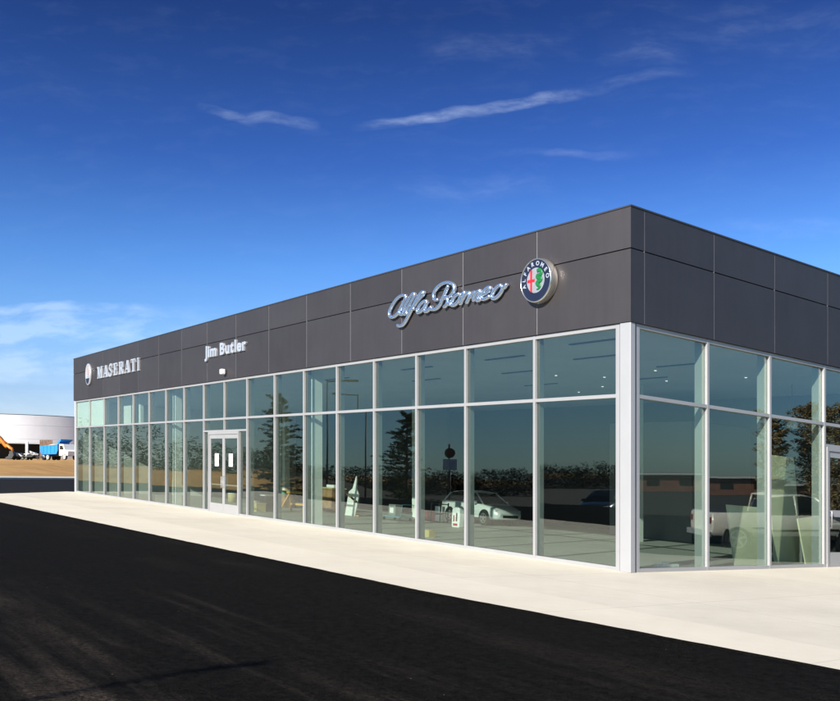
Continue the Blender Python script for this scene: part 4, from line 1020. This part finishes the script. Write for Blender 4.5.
# ------------------------------------------------------------------ lamps, signs, trees that the glass reflects
def street_lamp(label, p, ztop, head, arm=1.4, up=0.0, hl=.75, hw=.18):
    g = G(p.x, p.y); H = ztop-g; t = thing('street_lamp', label, 'street lamp', (p.x, p.y, g-.05), 0, 'street lamps around the lot')
    mb = MB(); mb.tube([(0, 0, 0), (0, 0, .7)], .28, 16); mb.build('base', M_kerb, t)
    mb = MB(); mb.tube([(0, 0, .7), (0, 0, H)], [.075, .035], 12); mb.build('pole', M_bronze, t)
    hx, hy = math.cos(head), math.sin(head)
    mb = MB(); mb.tube([(0, 0, H-.1), (hx*arm, hy*arm, H+up)], .04, 8); mb.build('arm', M_bronze, t)
    mb = MB(); mb.box(arm-.1, arm+hl, -hw, hw, H+up-.06, H+up+.05, Matrix.Rotation(head, 4, 'Z')); mb.build('lamp_head', M_bronze, t, bevel=.03)
A = mirror(328, 56, NL); street_lamp('dark pole lamp mirrored left of the white interior column', A, 6.35, math.radians(250))
A = mirror(363, 65, NL); street_lamp('slimmer dark pole lamp mirrored beside the mirrored pine', A, 6.4, math.radians(80))
# the lamp whose shadow falls on the near asphalt
tip = floor_pt(200, 669); gnd = G(-8, -3); Hl = 8.0
q = Vector((-math.sin(math.radians(SAZ)), -math.cos(math.radians(SAZ)), 0)); 
Ls = (Hl+gnd*0)/math.tan(math.radians(SEL)) - (tiltz(tip.x)-(-2.05))/math.tan(math.radians(SEL))
A = tip + q*Ls
street_lamp('tall lamp standing on the near asphalt behind the camera', A, G(A.x, A.y)+Hl, math.radians(40), .22, .0, hl=.42, hw=.06)
A = mirror(408, 55, NL); g = G(A.x, A.y)
t = thing('warning_sign', 'diamond road warning sign on a post by the side road', 'road sign', (A.x, A.y, g))
mb = MB(); mb.tube([(0, 0, 0), (0, 0, .64-g+.4)], .035, 8); mb.build('post', M_pole, t)
mb = MB(); mb.box(-.42, .42, -.06, -.04, -.42, .42, Matrix.Translation((0, 0, .64-g)) @ Matrix.Rotation(math.radians(60), 4, 'Z') @ Matrix.Rotation(PI/4, 4, 'Y')); mb.build('sign_plate', M_silver, t)
A = mirror(452, 66, NL); g = G(A.x, A.y)
t = thing('pole_sign', 'white square sign with a round red panel above it', 'sign', (A.x, A.y, g))
mb = MB(); mb.tube([(0, 0, 0), (0, 0, 2.9-g)], .09, 10); mb.build('pole', M_pole, t)
RM = Matrix.Rotation(math.radians(62), 4, 'Z')
mb = MB(); mb.box(-.5, .5, -.12, .12, 1.0-g, 1.8-g, RM); mb.build('sign_box', M_signw, t)
mb = MB(); mb.tube([RM @ Vector((0, -.12, 2.25-g)), RM @ Vector((0, .12, 2.25-g))], .37, 20); mb.build('round_panel', M_brick, t)

def leaf_mesh(mb, c, n, rad, size, rnd, sq=.7, squash=.75):
    for _ in range(n):
        while True:
            q = Vector((rnd.uniform(-1, 1), rnd.uniform(-1, 1), rnd.uniform(-1, 1)))
            if q.length <= 1: break
        p = c + Vector((q.x*rad, q.y*rad, q.z*rad*squash)); s = size*rnd.uniform(.5, 1.3)
        a = Vector((rnd.uniform(-1, 1), rnd.uniform(-1, 1), rnd.uniform(-.4, .4))).normalized(); b = a.cross(Vector((rnd.uniform(-1, 1), rnd.uniform(-1, 1), 1))).normalized()
        k = len(mb.v); mb.v += [p-a*s, p+b*s*.35, p+a*s, p-b*s*.35]; mb.f.append((k, k+1, k+2, k+3)); mb.sm.append(False)
def conifer(label, p, ztop, wid, seed, group='pines by the side road', mat=None, name='pine_tree', slim=False):
    rnd = random.Random(seed); g = G(p.x, p.y)-.1; H = ztop-g
    t = thing(name, label, 'tree', (p.x, p.y, g), 0, group)
    mb = MB(); mb.tube([(0, 0, 0), (.04, 0, H*.5), (0, .03, H*.97)], [.16, .10, .02], 8); mb.build('trunk', M_bark, t)
    mb = MB(); z = H*(.12 if not slim else .04)
    while z < H*.98:
        fr = 1-(z/H); R_ = wid/2*((fr**.75)*1.05+.06) if not slim else wid/2*(.35+.65*math.sin(PI*min(1, .15+fr*.9)))
        for k in range(9 if not slim else 8):
            a = rnd.uniform(0, 2*PI); rr = R_*(rnd.uniform(.45, 1.15) if k else 1.2); dz = rr*(rnd.uniform(-.10, .30) if not slim else .5) + (rnd.uniform(-.3, .3) if not slim else 0)
            tip = Vector((rr*math.cos(a), rr*math.sin(a), z+dz))
            if not slim: mb.tube([(0, 0, z), tip], [.035, .008], 4)
            for s in (.35, .6, .85, 1.0):
                leaf_mesh(mb, Vector((0, 0, z)).lerp(tip, s), 16 if not slim else 20, .24*(1.2-s*.5) if not slim else .24, .11 if not slim else .09, rnd, squash=.5)
        z += H*.045*rnd.uniform(.7, 1.3)
    mb.build('crown', mat or M_needle, t)
conifer('pine tree mirrored right of the entrance doors', mirror(278, 62, NL), 6.1, 5.0, 1)
conifer('broad dark pine tree mirrored in the middle of the long facade', mirror(398, 62, NL), 5.0, 5.2, 2)
conifer('tall brown juniper mirrored in the third bay of the short facade', mirror(771, 45, NR), 3.3, 1.5, 3, 'junipers right of the lot', M_olive, 'juniper_tree', True)
conifer('wide brown juniper mirrored next to the short facade door', mirror(812, 45, NR), 3.8, 2.1, 4, 'junipers right of the lot', M_olive, 'juniper_tree', True)
conifer('brown juniper farthest right of the row beside the lot', mirror(845, 44, NR), 3.7, 2.6, 5, 'junipers right of the lot', M_olive, 'juniper_tree', True)
# low brick building across the road to the right
c = mirror(690, 108, NR); ang = math.atan2(.955, .297)
t = thing('brick_building', 'long low red brick building mirrored in the short facade', 'building', (c.x, c.y, G(c.x, c.y)), ang)
mb = MB(); mb.box(-16, 16, -6, 6, 0, 1.9); mb.build('wall', M_brick, t)
mb = MB(); mb.box(-16.4, 16.4, -6.4, 6.4, 1.91, 2.1); mb.build('roof', M_white, t)
for k in range(8):
    mb = MB(); x = -13.5+k*3.8; mb.box(x-.7, x+.7, 6.01, 6.05, .7, 1.5); mb.box(x-.7, x+.7, -6.05, -6.01, .7, 1.5); mb.build('window', M_cargl, t)
# far wood all round except where the photo looks out to the left
rnd = random.Random(11); mb = MB()
az = -33.0
while az > -262:
    a = math.radians(az)
    base_h = 8.8 if az > -46 else (8.8-4.0*sm((-46-az)/14) if az > -120 else 4.4)
    for rep in range(2):
        R_ = 150 + 18*noise.noise(Vector((az*.05, 3, rep))) + rep*9
        x = R_*math.sin(a); y = R_*math.cos(a); g = G(x, y)
        hh = base_h*(1 + .30*noise.noise(Vector((az*.22, 7, rep))) + rnd.uniform(-.12, .14))
        for k in range(11):
            f_ = .08+.84*rnd.random()**1.35; c = Vector((x+rnd.uniform(-2, 2), y+rnd.uniform(-2, 2), g+hh*f_)); leaf_mesh(mb, c, 34, 1.5*(1.25-.6*f_), .30, rnd, squash=.8)
    az -= .5
tag(mb.build('far_wood', M_wood_line), kind='stuff')

rnd = random.Random(21)
for (p, q, side) in (((13.4, EB[1]+(13.4-EB[0])*(EA[1]-EB[1])/(EA[0]-EB[0])), EB, 0), (EB, (-18.7, EB[1]+(-18.7-EB[0])*(ED[1]-EB[1])/(ED[0]-EB[0])), 1)):
    a = Vector((*p, 0)); b = Vector((*q, 0)); dlen = (b-a).length; t_ = (b-a).normalized(); n_ = Vector((-t_.y, t_.x, 0))
    if n_.dot(Vector((5, 30, 0))-a) < 0: n_ = -n_
    m = int(dlen/.12); vs = []
    for k in range(m+1):
        c = a+t_*(dlen*k/m); w_ = .030+.035*noise.noise(Vector((k*.23, side*9, 0)))+.018*noise.noise(Vector((k*.9, side*5, 4)))+rnd.uniform(-.006, .006)
        for off, dz in ((-.06, .0025), (max(.002, w_)*.6, .019), (max(.004, w_), .0125)):
            x, y = (c+n_*off)[:2]; vs.append((x, y, G(x, y)+dz))
    mb = MB(); mb.add(vs, [(3*k+i, 3*k+3+i, 3*k+4+i, 3*k+1+i) for k in range(m) for i in (0, 1)]); tag(mb.build('asphalt_edge', M_asphalt), kind='structure')
